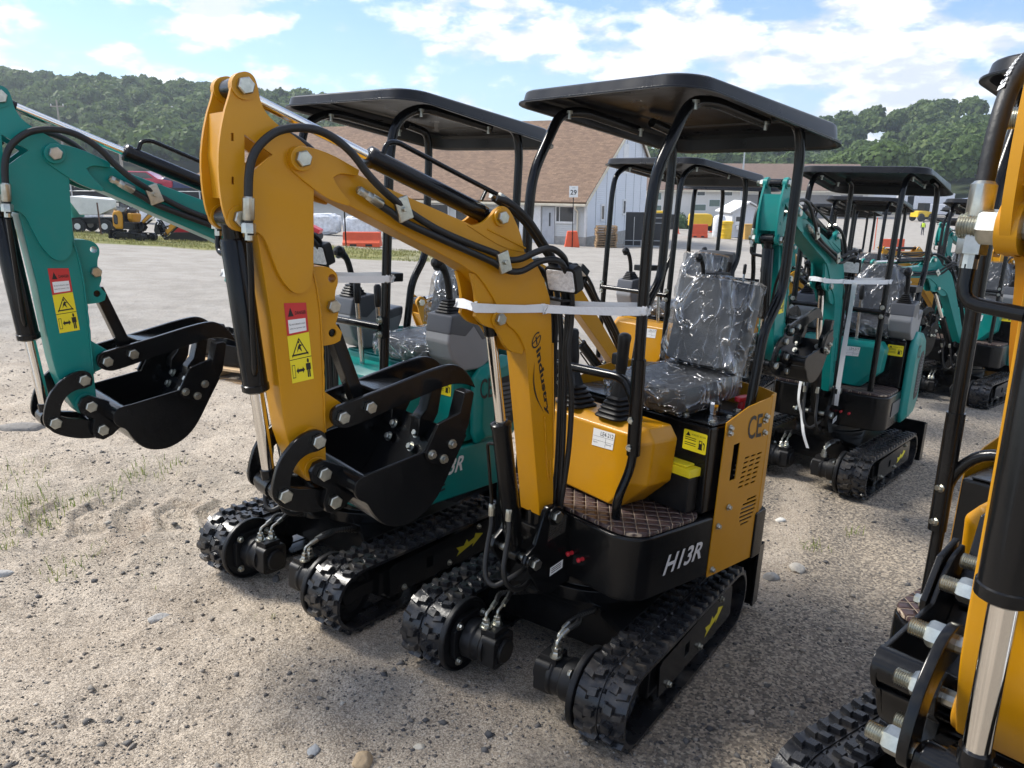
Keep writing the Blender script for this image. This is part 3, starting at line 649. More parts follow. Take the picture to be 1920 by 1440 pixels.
        if det > 0:
            for y in (-.05, .09): A('travel_lever', lambda: G().tube([(.0, y, .97), (.04, y, 1.3)], .011, 8, 1), STL, key=('tl', y)); A('lever_grip', lambda: G().lathe([(.013, 0), (.017, .02), (.017, .09), (.01, .1)], (.037, y, 1.27), (.06, 0, 1), 10), BLKM, key=('tg', y))
    # seat
    sy = .09
    st = A('seat', lambda: seat_geo(sy), VIN, key='seat', bevel=.0, smooth=50)
    A('seat_shell', lambda: G().prism([(-.11, 1.03), (-.46, 1.03), (-.545, 1.11), (-.60, 1.40), (-.59, 1.405), (-.515, 1.12), (-.44, 1.06), (-.11, 1.045)], sy-.155, sy+.155).bx(-.40, -.16, sy-.13, sy+.13, 1.0, 1.032), BLKM, par=st, key='shell', bevel=.006)
    if seat_wrap:
        A('seat_film', lambda: seat_film(sy), FILM, par=st, key='sfilm', smooth=70)
    # canopy
    cn = None
    if roof: cn = A('canopy', canopy_geo, ROOF, key='canopy', smooth=24)
    FP = {1: .265, -1: -.335}; RP = {1: .355, -1: -.24}
    for sg in (1, -1) if roof else ():
        y = FP[sg]; yr = RP[sg]
        A('front_post', (lambda: G().tube(bend([(.15, y, .655), (.145, y, 1.90), (.12, y, 2.05), (-.02, y, 2.118), (-.45, y*1.03, 2.085)], .08, 5), .0195, 12, 1)) if style != 'H' else lambda: G().tube(bend([(.12, y, .93), (.135, y, 1.25), (.15, y, 1.70), (.14, y, 1.86), (.01, y*1.02, 2.10), (-.12, y*1.02, 2.118), (-.45, y*1.03, 2.085)], .10, 5), .0195, 12, 1), BLK, key=('fp', sg, style), smooth=60)
        A('rear_post', lambda: G().tube(bend([(-.44, yr, .995), (-.475, yr, 1.33), (-.57, yr, 1.47), (-.57, yr, 1.98), (-.55, yr*.98, 2.085), (-.40, yr*.95, 2.105)], .06, 4), .0195, 12, 1), BLK, key=('rp', sg), smooth=60)
        if det > 1 and style == 'H':
            A('post_sleeve', lambda: G().cyl((.118, y, .90), (.134, y, 1.245), .0245, n=14), BLK, key=('slv', sg))
            bolts(root, [MH @ Vector(p) for p in ((.118+.024, y, .93), (.122+.024, y, 1.03))], MH.to_3x3() @ Vector((1, .5*sg, 0)).normalized(), .009, .012)
    def rail():
        p = [(.15, .24, .655), (.165, .25, .74), (.115, .262, .86), (.118, .262, 1.06), (.118, .20, 1.165), (.118, -.26, 1.15), (.118, -.33, 1.06), (.118, -.33, .655)]
        return G().tube(bend(p, .06, 4), .0165, 12, 1)
    def rail2():
        g = G().cyl((.172, -.335, 1.21), (.172, .265, 1.21), .0165, n=12)
        for y in (.265, -.335): g.bx(.150, .176, y-.02, y+.02, 1.165, 1.255)
        return g
    A('hand_rail', rail if style == 'H' else rail2, BLK, key=('rail', style), smooth=60)
    if style != 'H': bolts(root, [MH @ Vector((.176, y, z)) for y in (.265, -.335) for z in (1.18, 1.24)], MH.to_3x3() @ Vector((1, 0, 0)), .011, .012)
    if det > 0 and roof:
        for x in (.0, -.42):
            for y in (.29, -.30): A('canopy_bolt', lambda: G().lathe([(.012, 0), (.012, -.008), (.007, -.009), (.007, -.03)], (x, y, 2.113+(x-.18)*.045), (0, 0, 1), 10), ZNC, par=cn, key=('cbolt', x, y))
    # ---- boom
    bo = A('boom', lambda: G().prism(BOOM, -.053, .053), paint, MB, bevel=.004, key='boom')
    A('boom_fork', lambda: forkg(), paint, MB, bevel=.003, key='fork')
    A('cylinder_ear', lambda: G().prism(EAR, .042, .056).prism(EAR, -.056, -.042).cyl((P_ACB[0], .036, P_ACB[1]), (P_ACB[0], .064, P_ACB[1]), .028, n=18).cyl((P_ACB[0], -.064, P_ACB[1]), (P_ACB[0], -.036, P_ACB[1]), .028, n=18), paint, MB, bevel=.002, key='ear')
    A('rod_ear', lambda: G().prism(RODEAR, .030, .046).prism(RODEAR, -.046, -.030).cyl((P_BCR[0], .024, P_BCR[1]), (P_BCR[0], .054, P_BCR[1]), .03, n=18).cyl((P_BCR[0], -.054, P_BCR[1]), (P_BCR[0], -.024, P_BCR[1]), .03, n=18), paint, MB, bevel=.002, key='rear_ear')
    if det > 1:
        for i, P in enumerate(WELDS): A('weld_bead', lambda: G().tube(P, lambda t: .0032+.0012*math.sin(t*110), 6, 24), paint, MB, key=('weld', i), smooth=60)
    if style == 'H' and det > 0:
        def logo():
            g = G(); p = Plane((.457, .0535, 1.30), (.365, .0535, 1.02), (.41, .0535, 1.345), (.33, .0535, 1.03))
            p.text(g, 'industry', .20, 1.0, .25, .85, .0006, .03)
            n = 20
            for k in range(n):
                a0, a1 = 2*math.pi*k/n, 2*math.pi*(k+1)/n
                if 4 < k % n < 7: continue
                q = lambda a, r, : (.10+.075*r*math.cos(a), .55+.42*r*math.sin(a)); p.poly(g, [q(a0, 1), q(a1, 1), q(a1, .78), q(a0, .78)], .0006)
            p.rect(g, .06, .15, .5, .6, .0006); p.rect(g, .085, .10, .2, .9, .0006)
            for k in range(12):
                t0, t1 = k/12, (k+1)/12; yv = lambda t: .12-.55*math.sin(math.pi*t); w = lambda t: .12*math.sin(math.pi*t)+.01
                p.poly(g, [(.3+.65*t0, yv(t0)), (.3+.65*t1, yv(t1)), (.3+.65*t1, yv(t1)+w(t1)), (.3+.65*t0, yv(t0)+w(t0))], .0006)
            return g
        A('maker_logo', logo, BLKP, MB, smooth=0, key='logo')
    def cylr(a, b, f0, f1, rb, rr, nm):
        a3 = Vector((a[0], 0, a[1])); b3 = Vector((b[0], 0, b[1])); q = lambda t: a3.lerp(b3, t); ax = (b3-a3); ln = ax.length
        def bar():
            g = G(); g.lathe([(rb*.9, f0*ln), (rb, f0*ln+.006), (rb, f1*ln-.012), (rb*1.08, f1*ln-.01), (rb*1.08, f1*ln+.006), (rb*.8, f1*ln+.012), (rr*1.1, f1*ln+.013)], a3, ax, 22)
            g.cyl(a3+Vector((0, -.035, 0)), a3+Vector((0, .035, 0)), rb*.85, n=18); g.cyl(a3, q(f0+.03), rb*.75, n=14); return g
        c = A(nm, bar, BLK, MB, key=nm, smooth=40)
        A('piston_rod', lambda: G().cyl(q(f1), q(.965), rr, n=18), CHR, par=c, key=nm+'rod')
        A('rod_end', lambda: G().cyl(b3+Vector((0, -.033, 0)), b3+Vector((0, .033, 0)), rr*1.75, n=18).cyl(q(.93), q(.985), rr*1.25, n=14), BLK, par=c, key=nm+'end')
        return c
    cylr(P_ACB, P_ARMCYL, .04, .53, .0275, .0135, 'arm_cylinder')
    cylr(P_BKC, P_LB, .07, .61, .033, .0175, 'bucket_cylinder')
    cylr(P_BCF, P_BCR, .05, .57, .034, .0185, 'boom_cylinder')
    # ---- arm
    def cheek():
        g = G()
        for y0, y1 in ((.052, .064), (-.064, -.052)): g.prism(CHEEK, y0, y1, holes=[[(1.420, 1.852), (1.350, 1.812), (1.420, 1.752)], [(1.452, 1.852), (1.446, 1.852), (1.446, 1.834), (1.452, 1.834)], [(1.453, 1.752), (1.447, 1.752), (1.447, 1.734), (1.453, 1.734)]])
        for p in (P_ARMCYL, P_BKC):
            for s in (1, -1): g.cyl((p[0], s*.046, p[1]), (p[0], s*.070, p[1]), .031, n=20)
        g.prism([(1.462, 1.90), (1.455, 1.90), (1.458, 1.80), (1.45, 1.70), (1.457, 1.70), (1.468, 1.80)], -.053, .053); return g
    A('arm_cheek', cheek, paint, MB, key='cheek', bevel=.0015)
    A('arm', lambda: G().prism(ARMBOX, -.05, .05).cyl((P_BK[0], -.058, P_BK[1]), (P_BK[0], .058, P_BK[1]), .036, n=20).cyl((P_LT[0], -.056, P_LT[1]), (P_LT[0], .056, P_LT[1]), .03, n=18), paint, MB, bevel=.005, key='armbox')
    A('thumb_lug', lambda: G().prism(LUGUP, -.03, .03, holes=[circ((1.169, 1.505), .012, 10), circ((1.166, 1.355), .012, 10)]), paint, MB, bevel=.002, key='lug'); A('thumb_lug', lambda: G().prism(LUGLOW, -.04, .04), paint, MB, bevel=.002, key='lug2')
    if det > 1:
        def stick():
            g = G(); p = Plane((1.308, .0505, 1.357), (1.247, .0505, 1.366), (1.317, .0505, 1.444), (1.255, .0505, 1.444)); p.rect(g, 0, 1, 0, 1, .0006); g.mat(2)
            p.poly(g, [(.12, .58), (.38, .58), (.25, .86)], .001); p.text(g, 'DANGER', .45, .95, .62, .74, .001, .02); g.mat(1); p.rect(g, .1, .9, .06, .48, .001); g.mat(2)
            p.text(g, 'No one is allowed to stand', .14, .86, .3, .36, .0014); p.text(g, 'within the operation range', .14, .86, .16, .22, .0014)
            g.mat(3); p = Plane((1.294, .0505, 1.228), (1.232, .0505, 1.236), (1.308, .0505, 1.356), (1.247, .0505, 1.365)); p.rect(g, 0, 1, 0, 1, .0006); g.mat(2)
            p.rect(g, 0, 1, .485, .5, .001)
            for a, b, i in (((.12, .56), (.88, .56), 0), ((.88, .56), (.5, .93), 1), ((.5, .93), (.12, .56), 2)):
                d = Vector((b[0]-a[0], b[1]-a[1])); nn = Vector((-d.y, d.x)).normalized()*.035; p.poly(g, [a, b, (b[0]+nn.x, b[1]+nn.y), (a[0]+nn.x, a[1]+nn.y)], .001)
            p.poly(g, [(.36, .62), (.46, .7), (.6, .62), (.54, .74), (.64, .76), (.5, .8), (.42, .74)], .001); p.poly(g, circ((.48, .835), .03, 8), .001)
            p.poly(g, [(.24, .24), (.34, .31), (.34, .27), (.54, .27), (.54, .31), (.64, .24), (.54, .17), (.54, .21), (.34, .21), (.34, .17)], .001)
            for q in ((.06, .08, .1, .38), (.18, .2, .1, .38), (.06, .2, .1, .115), (.06, .2, .365, .38)): p.rect(g, *q, .001)
            p.rect(g, .70, .92, .22, .36, .001); p.rect(g, .74, .80, .06, .22, .001); p.rect(g, .82, .88, .06, .22, .001); p.poly(g, circ((.81, .415), .05, 10), .001); return g
        A('warning_sticker', stick, [REDS, WHT, BLKP, YELS], MB, smooth=0, key='stick')
    A('link', lambda: G().prism(LINKA, .072, .088), BLK, MB, key='linkL', bevel=.003); A('link', lambda: G().prism(LINKA, -.088, -.072), BLK, MB, key='linkR', bevel=.003)
    A('bucket_link', lambda: G().prism(LINKB, .045, .070).prism(LINKB, -.070, -.045).cyl((P_LB[0], -.06, P_LB[1]), (P_LB[0], .06, P_LB[1]), .026, n=16).cyl((P_BL[0], -.08, P_BL[1]), (P_BL[0], .08, P_BL[1]), .03, n=16), BLK, MB, key='linkB', bevel=.003)
    # ---- bucket
    def bucket():
        g = G(); W = .20
        g.prism(BKT, W-.010, W); g.prism(BKT, -W, -W+.010)
        lo = [(1.173, .921), (1.147, .909), (1.131, .879), (1.104, .843), (1.065, .819), (1.009, .815), (.953, .839), (.913, .875), (.885, .921), (.855, .978), (.813, 1.054)]
        lo = [tuple(p) for p in catmull([Vector(q) for q in lo], 3)]
        inn = [(p[0]+(1.01-p[0])*.045, p[1]+(.985-p[1])*.055) for p in lo]
        g.prism(lo+list(reversed(inn)), -W+.010, W-.010)
        g.cyl((1.155, -W-.002, .957), (1.155, W+.002, .957), .031, n=20)
        ear = [(1.262, .985), (1.25, 1.008), (1.226, 1.015), (1.16, .985), (1.12, .97), (1.12, .90), (1.16, .865), (1.19, .852), (1.215, .862), (1.225, .89), (1.215, .93), (1.255, .955)]
        g.prism(ear, .078, .098); g.prism(ear, -.098, -.078); return g
    bk = A('bucket', bucket, BLK, MK, key='bucket', bevel=.002)
    A('corner_plate', lambda: G().prism(BKTPL, .202, .214), BLK, MK, key='bpl', bevel=.002); A('corner_plate', lambda: G().prism(BKTPL, -.214, -.202), BLK, MK, key='bpr', bevel=.002)
    for y in (.16, 0, -.16):
        A('bucket_tooth', lambda: G().prism([(.868, 1.01), (.823, 1.03), (.795, 1.08), (.780, 1.178), (.791, 1.186), (.818, 1.182), (.838, 1.10), (.863, 1.07)], y-.026, y+.026), BLK, MK, key=('tooth', y), bevel=.004)
    if det > 0:
        bolts(root, [MK @ Vector(p) for p in ((.877, .214, 1.041), (.947, .214, 1.02), (.905, .214, 1.0))], MK.to_3x3() @ Vector((0, 1, 0)), .010, .012); bolts(root, [MK @ Vector(p) for p in ((.877, -.214, 1.041), (.947, -.214, 1.02), (.905, -.214, 1.0))], MK.to_3x3() @ Vector((0, -1, 0)), .010, .012)
        q = MK.to_3x3() @ Vector((.9, 0, .45)).normalized()
        bolts(root, [MK @ Vector((x, y, z)) for y, x, z in ((.13, .876, .975), (.13, .857, 1.016), (.0, .876, .975), (.0, .857, 1.016), (-.13, .876, .975), (-.13, .857, 1.016))], q, .011, .012, ZNC)
    # ---- thumb
    A('thumb', lambda: G().prism(THUMB, .062, .080).prism(THUMB, -.080, -.062).bx(.90, 1.05, -.063, .063, 1.178, 1.19), BLK, MB, key='thumb', bevel=.003)
    A('thumb_strut', lambda: G().prism([(1.178, 1.37), (1.142, 1.378), (1.052, 1.155), (1.09, 1.145)], -.022, .022), BLK, MB, key='strut', bevel=.003)
    # ---- pins
    for i, (p, w, r, tl) in enumerate(((P_ARMCYL, .070, .019, .05), (P_ARM, .088, .019, .05), (P_ACB, .064, .018, .03), (P_BCR, .054, .018, .04), (P_BKC, .070, .019, .055), (P_LT, .090, .018, .06), (P_BK, .100, .018, .06), (P_LB, .090, .018, .06), (P_BL, .098, .018, .06), (P_FOOT, .111, .020, .04), (P_BCF, .111, .020, .04), ((1.161, 1.126), .082, .017, .06), ((1.076, 1.145), .082, .017, .06), ((1.168, 1.43), .034, .017, .04))):
        if det == 0 and i > 8: break
        A('pivot_pin', lambda: pin_mesh(w, r, tl), ZNC, MB @ Matrix.Translation((p[0], 0, p[1])), key=('pin', w, r, tl), smooth=30)
    # ---- hoses
    hm = lambda P: [(x, -y, z) for x, y, z in P]
    hn = 10 if det > 1 else 6; hs = 5 if det > 1 else 2
    A('hydraulic_hose', lambda: G().tube(H1, .0105, hn, hs), HOSE, MB, key=('h1', det), smooth=60); A('hydraulic_hose', lambda: G().tube(H2, .0105, hn, hs), HOSE, MB, key=('h2', det), smooth=60)
    A('hydraulic_hose', lambda: G().tube(hm(H1[:14])+[(.86, -.077, 1.645), (.75, -.077, 1.60), (.6, -.077, 1.55), (.5, -.07, 1.54), (.40, -.05, 1.55), (.30, -.03, 1.47), (.27, -.03, 1.2)], .0105, hn, hs), HOSE, MB, key=('h1m', det), smooth=60)
    if det > 0:
        A('hydraulic_hose', lambda: G().tube(H3, .010, hn, hs), HOSE, MB, key=('h3', det), smooth=60); A('hydraulic_hose', lambda: G().tube(H4, .010, hn, hs), HOSE, MB, key=('h4', det), smooth=60)
        A('cylinder_pipe', lambda: G().tube(bend([(1.0, 0, 1.845), (.99, 0, 1.878), (.955, 0, 1.884), (.59, .01, 1.762)], .03, 4), .0075, 8, 1).tube([(.645, .0, 1.74), (.628, .0, 1.77)], .006, 6, 1), BLK, MB, key='cpipe', smooth=60)
        A('bucket_pipe', lambda: G().tube(bend([(1.426, .1, 1.60), (1.42, .095, 1.52), (1.405, .06, 1.40), (1.395, .048, 1.28), (1.385, .02, 1.25)], .03, 3), .008, 8, 1).tube(bend([(1.428, -.1, 1.61), (1.428, -.1, 1.565), (1.428, -.03, 1.558)], .03, 3), .009, 8, 1), BLK, MB, key='bpipe', smooth=60)
        for y in (.1, -.1):
            A('hose_fitting', lambda: G().lathe([(.0125, 0), (.0145, .004), (.0145, .052), (.011, .056)], (1.427, y, 1.652), (0, 0, 1), 12).hexb((1.427, y, 1.622), (0, 0, 1), .017, .024).cyl((1.427, y, 1.605), (1.427, y, 1.655), .010, n=10), ZNC, MB, key=('fitA', y), smooth=30)
        def fitB():
            g = G(); a = Vector((1.047, .077, 1.709)); b = Vector((1.128, .077, 1.748)); ax = (b-a).normalized()
            g.lathe([(.0125, 0), (.014, .003), (.014, .036), (.011, .038)], a, ax, 12); g.hexb(a+ax*.036, ax, .0135, .018); g.lathe([(.011, 0), (.011, .014), (.008, .018), (.008, .03)], a+ax*.054, ax, 10); return g.hexb(a+ax*.068, ax, .0125, .012)
        A('hose_fitting', fitB, ZNC, MB, key='fitB', smooth=30)
        for i, a in enumerate((Vector((.60, .03, 1.757)), Vector((.605, .0, 1.762)))):
            ax = Vector((-.82, .1, -.38)).normalized(); A('hose_fitting', lambda: G().hexb(a, ax, .014, .018).lathe([(.013, .016), (.013, .05)], a, ax, 10), ZNC, MB, key=('fitC', i), smooth=30)
        def clamp():
            g = G()
            return g.box((0, 0, 0), (.066, .014, .046))
        for (x, z), an in (((.984, 1.70), -22), ((.611, 1.557), -20)): A('hose_clamp', clamp, ZNC, MB @ Matrix.Translation((x, .086, z)) @ Matrix.Rotation(R(-an+90), 4, 'Y'), key='clamp', bevel=.004)
        bolts(root, [MB @ Vector((x, .092, z)) for x, z in ((.984, 1.70), (.611, 1.557))], MB.to_3x3() @ Vector((0, 1, 0)), .008, .009)
        def low():
            g = G()
            g.tube([(.482, -.06, .65), (.488, -.05, .607), (.508, -.04, .543), (.532, -.02, .477), (.537, .0, .431), (.527, .03, .416), (.497, .05, .432), (.446, .06, .452), (.40, .05, .46), (.36, .0, .45)], .0095, 8, 4)
            g.tube([(.469, .02, .655), (.472, .03, .608), (.491, .04, .53), (.505, .05, .478), (.496, .06, .428), (.454, .06, .392), (.4, .05, .385), (.34, .03, .395)], .0095, 8, 4); return g
        A('boom_cylinder_hose', low, HOSE, MB, key='lowh', smooth=60)
        A('boom_cylinder_pipe', lambda: G().tube(bend([(.482, -.06, .68), (.505, -.06, .83), (.523, -.055, .92), (.52, -.02, .925)], .02, 3), .006, 8, 1).tube(bend([(.469, .02, .68), (.462, .01, .735), (.44, .0, .755), (.415, .0, .735), (.398, .0, .652), (.39, .0, .555)], .02, 3), .006, 8, 1), BLK, MB, key='bcp', smooth=60)
        A('boom_cylinder_fitting', lambda: G().lathe([(.012, 0), (.012, .03)], (.482, -.06, .64), (0, 0, 1), 10).hexb((.482, -.06, .668), (0, 0, 1), .012, .016).lathe([(.012, 0), (.012, .03)], (.469, .02, .645), (0, 0, 1), 10).hexb((.469, .02, .673), (0, 0, 1), .012, .016), ZNC, MB, key='bcf')
    if hosetext:
        def htext():
            g = G(); P = catmull([Vector(p) for p in reversed(hm(H1[:11]))], 40); acc = [0.]
            for i in range(1, len(P)): acc.append(acc[-1]+(P[i]-P[i-1]).length)
            d = .10
            for ch in '1W2AT 1/4" W.P. 400BAR/5800PSI':
                i = min(range(len(P)), key=lambda k: abs(acc[k]-d)); t = (P[min(i+3, len(P)-1)]-P[max(i-3, 0)]).normalized(); n = Vector((.80, -.6, .25)); n = (n-t*n.dot(t)).normalized(); v = n.cross(t); c = P[i]+n*.0108; h, w = .0052, .0046
                if ch != ' ': Plane(c-t*w*.8-v*h, c+t*w*.8-v*h, c-t*w*.8+v*h, c+t*w*.8+v*h).text(g, ch, .0 if ch not in '1./"' else .25, 1. if ch not in '1./"' else .75, .0, 1. if ch != '.' else .25, .0004, .01)
                d += .0092 if ch not in './' else .007
            return g
        A('hose_lettering', htext, WHT, MB, smooth=0, key='htext')
    if lamp:
        ML = MB @ Matrix.Translation((.335, .07, 1.50)) @ Matrix.Rotation(R(12), 4, 'Z') @ Matrix.Rotation(R(20), 4, 'Y')
        la = A('work_lamp', lambda: G().prism(rrect(-.062, .062, -.045, .045, .012, 3), -.03, .012, 'x').bx(-.01, .01, -.01, .01, -.07, -.04), BLKM, ML, key='lamp', bevel=.004)
        A('lamp_lens', lambda: G().prism(rrect(-.054, .054, -.037, .037, .008, 3), .0125, .016, 'x'), LENS, par=la, key='lens', bevel=.002)
        A('lamp_bracket', lambda: G().bx(.30, .345, -.03, .085, 1.425, 1.433).prism([(.33, 1.40), (.30, 1.40), (.29, 1.43), (.33, 1.445)], .062, .067), BLKM, MB, key='lampb')
    if strap:
        def loop(z0, z1, pts, w=.028):
            g = G(); P = catmull(bend(pts, .012, 3), 3); n = len(P); v = []
            for i, p in enumerate(P):
                tw = .006*math.sin(i*1.1)+.004*math.sin(i*2.7); q = p+Vector((0, 0, .003*math.sin(i*.9)))
                v += [q+Vector((tw, 0, 0)), q+Vector((-tw*.6, tw, w+.002*math.sin(i*1.7)))]
            return g.add(v, [(2*i, 2*i+2, 2*i+3, 2*i+1) for i in range(n-1)])
        inv = MH.inverted() @ MB
        f1 = inv @ Vector((.688, .05, 1.400)); f2 = inv @ Vector((.690, -.05, 1.402)); b1 = inv @ Vector((.40, .062, 1.386)); b2 = inv @ Vector((.40, -.062, 1.395))
        pp = [f2, f1, b1, Vector((.163, .282, 1.40)), Vector((.13, .29, 1.40)), Vector((.112, .262, 1.40)), Vector((.13, .238, 1.405)), b2, f2+Vector((.001, .001, 0))]
        A('strap', loop(0, 0, pp), STR, smooth=50)
    if tail:
        def ribbon(P, w):
            g = G(); P = catmull([Vector(p) for p in P], 5); v = []
            for i, p in enumerate(P): a = .5*math.sin(i*.31); q = Vector((math.sin(a)*.5, math.cos(a), 0))*w/2; v += [p-q, p+q]
            return g.add(v, [(2*i, 2*i+2, 2*i+3, 2*i+1) for i in range(len(P)-1)])
        A('hanging_strap', ribbon([(.36, .12, 1.40), (.375, .125, 1.25), (.37, .12, 1.0), (.36, .115, .8), (.345, .11, .56)], .034), STR, MBR, smooth=50)
        A('loose_strap', ribbon([(.47, -.10, .72), (.49, -.09, .58), (.47, -.06, .47), (.50, -.02, .36), (.49, .02, .26)], .022), STR, MBR, smooth=50)
    return root
def mir(g): g.v = [(x, -y, z) for x, y, z in g.v]; return g
def filmbox(c, d, seed):
    rnd = random.Random(seed); bm = bmesh.new(); bmesh.ops.create_icosphere(bm, subdivisions=4, radius=1); g = G(); vs = []
    for v in bm.verts:
        p = v.co.normalized(); q = Vector([math.copysign(abs(a)**.42, a) for a in p]); k = .94+.09*math.sin(9*p.x+seed)*math.sin(7*p.y+2)*math.sin(8*p.z+1)+.05*rnd.random()
        vs.append(Vector(c)+Vector((q.x*d[0]/2, q.y*d[1]/2, q.z*d[2]/2))*k)
    g.add(vs, [tuple(v.index for v in f.verts) for f in bm.faces]); bm.free(); return g
def seat_geo(sy):
    g = G()
    def pad(c, d, M, e=.34):
        bm = bmesh.new(); bmesh.ops.create_cube(bm, size=2); bmesh.ops.subdivide_edges(bm, edges=bm.edges, cuts=11, use_grid_fill=True); vs = []
        for v in bm.verts:
            p = v.co; q = p.normalized(); s = max(abs(p.x), abs(p.y), abs(p.z)); w = p*(1-e)+q*e*1.25
            gx, gy = p.y, p.z
            h = 0
            if p.x > .9:
                h = -.16*(1 if abs(gx) < .58 else 0)
                for zz in (-.42, .0, .42):
                    if abs(gx) < .6: h -= .13*math.exp(-((gy-zz)/.06)**2)
                h -= .14*math.exp(-((abs(gx)-.6)/.05)**2)
            vs.append(Vector(c)+M @ Vector(((w.x+h)*d[0]/2, w.y*d[1]/2, w.z*d[2]/2)))
        g.add(vs, [tuple(v.index for v in f.verts) for f in bm.faces]); bm.free()
    pad((-.525, sy, 1.315), (.10, .33, .355), Matrix.Rotation(R(-13), 3, 'Y'), .16)
    pad((-.31, sy, 1.075), (.09, .345, .40), Matrix.Rotation(R(-86), 3, 'Y'), .16)
    return g
def seat_film(sy):
    g = G(); rnd = random.Random(3)
    def bag(c, d, M, sd):
        bm = bmesh.new(); bmesh.ops.create_cube(bm, size=2); bmesh.ops.subdivide_edges(bm, edges=bm.edges, cuts=17, use_grid_fill=True); vs = []
        for v in bm.verts:
            p = v.co; q = p.normalized(); w = p*.8+q*.2*1.25
            n = math.sin(7*p.y+3*p.z+sd)*math.sin(5*p.z-2*p.y)+.6*math.sin(17*p.y-9*p.z+sd)+.5*math.sin(13*p.z+15*p.y)
            k = 1+.010*n+.006*rnd.random(); fl = 1+.07*max(0, -p.z)
            vs.append(Vector(c)+M @ Vector(((w.x*(1+.06*n))*d[0]/2, w.y*k*fl*d[1]/2, w.z*k*d[2]/2)))
        g.add(vs, [tuple(v.index for v in f.verts) for f in bm.faces if not (f.calc_center_median().x < -.9)]); bm.free()
    bag((-.52, sy, 1.315), (.125, .36, .38), Matrix.Rotation(R(-13), 3, 'Y'), 1)
    bag((-.305, sy, 1.075), (.11, .365, .42), Matrix.Rotation(R(-86), 3, 'Y'), 2)
    return g
def canopy_geo():
    g = G(); rings = []
    def ring(ins, z):
        r = max((.13 if True else 0)-ins*.8, .02); o = []
        for x, y in rrect(-.81+ins, .215-ins, -.435+ins, .435-ins, r, 9):
            t = (.215-x)/1.025; zz = z*(.72+.45*t)
            o.append(Vector((x, y, 2.112-.060*t-.030*t*t+zz)))
        return o
    for ins, z in ((.0, 0), (.0, .007), (.002, .0085), (.013, .009), (.015, .011), (.022, .054), (.026, .060), (.034, .0645), (.06, .068), (.15, .073), (.153, .079), (.30, .086), (.38, .088)): rings.append(ring(ins, z))
    low = [ring(ins, z) for ins, z in ((.38, .084), (.30, .080), (.165, .072), (.155, .066), (.065, .062), (.040, .056), (.030, .046), (.022, .008), (.012, .001))]
    n = len(rings[0]); g.ring(rings, cap=False); b = len(g.v)-n; g.f.append(tuple(b+j for j in range(n))); g.m.append(0)
    b = len(g.v); g.ring(low+[[p.copy() for p in rings[0]]], cap=False); g.f.append(tuple(b+j for j in range(n))); g.m.append(0)
    return g
def forkg():
    g = G()
    for s in (1, -1): g.prism(FORK, s*.052, s*.070); g.cyl((P_ARM[0], s*.058, P_ARM[1]), (P_ARM[0], s*.088, P_ARM[1]), .031, n=20)
    return g
WELDS = ([(.66, .056, 1.655), (.50, .058, 1.60)], [(.302, .054, .86), (.345, .054, 1.28)], [(1.236, .051, 1.53), (1.212, .051, 1.40), (1.197, .051, 1.08)], [(.36, .054, 1.02), (.325, .054, .80), (.312, .054, .80), (.318, .054, .86)])
TY = (-2.04, 3.91)
ROCKS = [('pale grey flat stone on the sand left of the green excavator tracks', -1.38, 2.87, .048, (.36, .35, .33), (1, .62, .4), 1, 20),
 ('rounded tan stone at the bottom edge of the photograph', -.40, 2.12, .040, (.42, .31, .19), (1, .85, .7), 2, 50),
 ('small flat cream stone in front of the yellow excavator', -.23, 2.20, .022, (.52, .47, .38), (1, .7, .4), 3, 0),
 ('grey slate stone left of the tan stone at the bottom edge', -.56, 2.16, .032, (.26, .27, .28), (1, .7, .4), 4, 100),
 ('rounded grey stone on the sand at the left edge', -2.22, 3.16, .055, (.40, .39, .37), (1, .8, .45), 5, 30),
 ('flat grey slab lying at the left edge under the green bucket', -3.55, 5.35, .17, (.22, .205, .185), (1.3, .55, .22), 6, 10),
 ('upright dark stone between the tracks of the green excavator', -1.03, 3.28, .026, (.11, .11, .11), (.7, .5, 1.2), 7, 40),
 ('pale stone on the sandy rut behind the yellow excavator', 1.52, 3.72, .055, (.42, .39, .34), (1, .8, .55), 8, 80),
 ('grey stone at the rear of the yellow excavator track', 1.35, 3.60, .045, (.25, .245, .235), (1, .8, .6), 9, 10),
 ('cream pebble on dark gravel right of the yellow excavator track', .93, 2.49, .017, (.55, .46, .36), (1, .7, .5), 10, 60),
 ('white stone beside the rut in front of the second green excavator', 1.66, 4.42, .035, (.55, .54, .5), (1, .8, .5), 11, 0)]
TUFTS = [(u, v, r*1.25, n*.8, h*.62) for u, v, r, n, h in [(-2.71, 4.08, .16, 70, .10), (-2.5, 3.91, .14, 90, .11), (-2.22, 4.64, .16, 70, .10), (-2.25, 4.5, .10, 40, .09), (-1.97, 3.22, .08, 30, .08), (-2.42, 3.72, .12, 60, .10), (2.05, 4.3, .06, 22, .09), (1.73, 4.03, .07, 30, .09), (-2.32, 4.15, .14, 60, .10), (-2.02, 3.41, .10, 24, .07), (-1.7, 3.5, .3, 16, .06), (-1.2, 4.3, .2, 20, .06), (-3.1, 4.4, .25, 80, .10), (-2.9, 3.7, .2, 60, .09), (-1.55, 5.6, .2, 50, .09), (-.9, 6.2, .3, 60, .08), (-1.45, 3.75, .1, 14, .06), (-.5, 7.2, .5, 120, .07), (.3, 7.6, .4, 110, .07), (-1.8, 7.5, .5, 90, .06), (-2.35, 3.45, .05, 14, .1), (-.95, 2.9, .05, 6, .05)]]
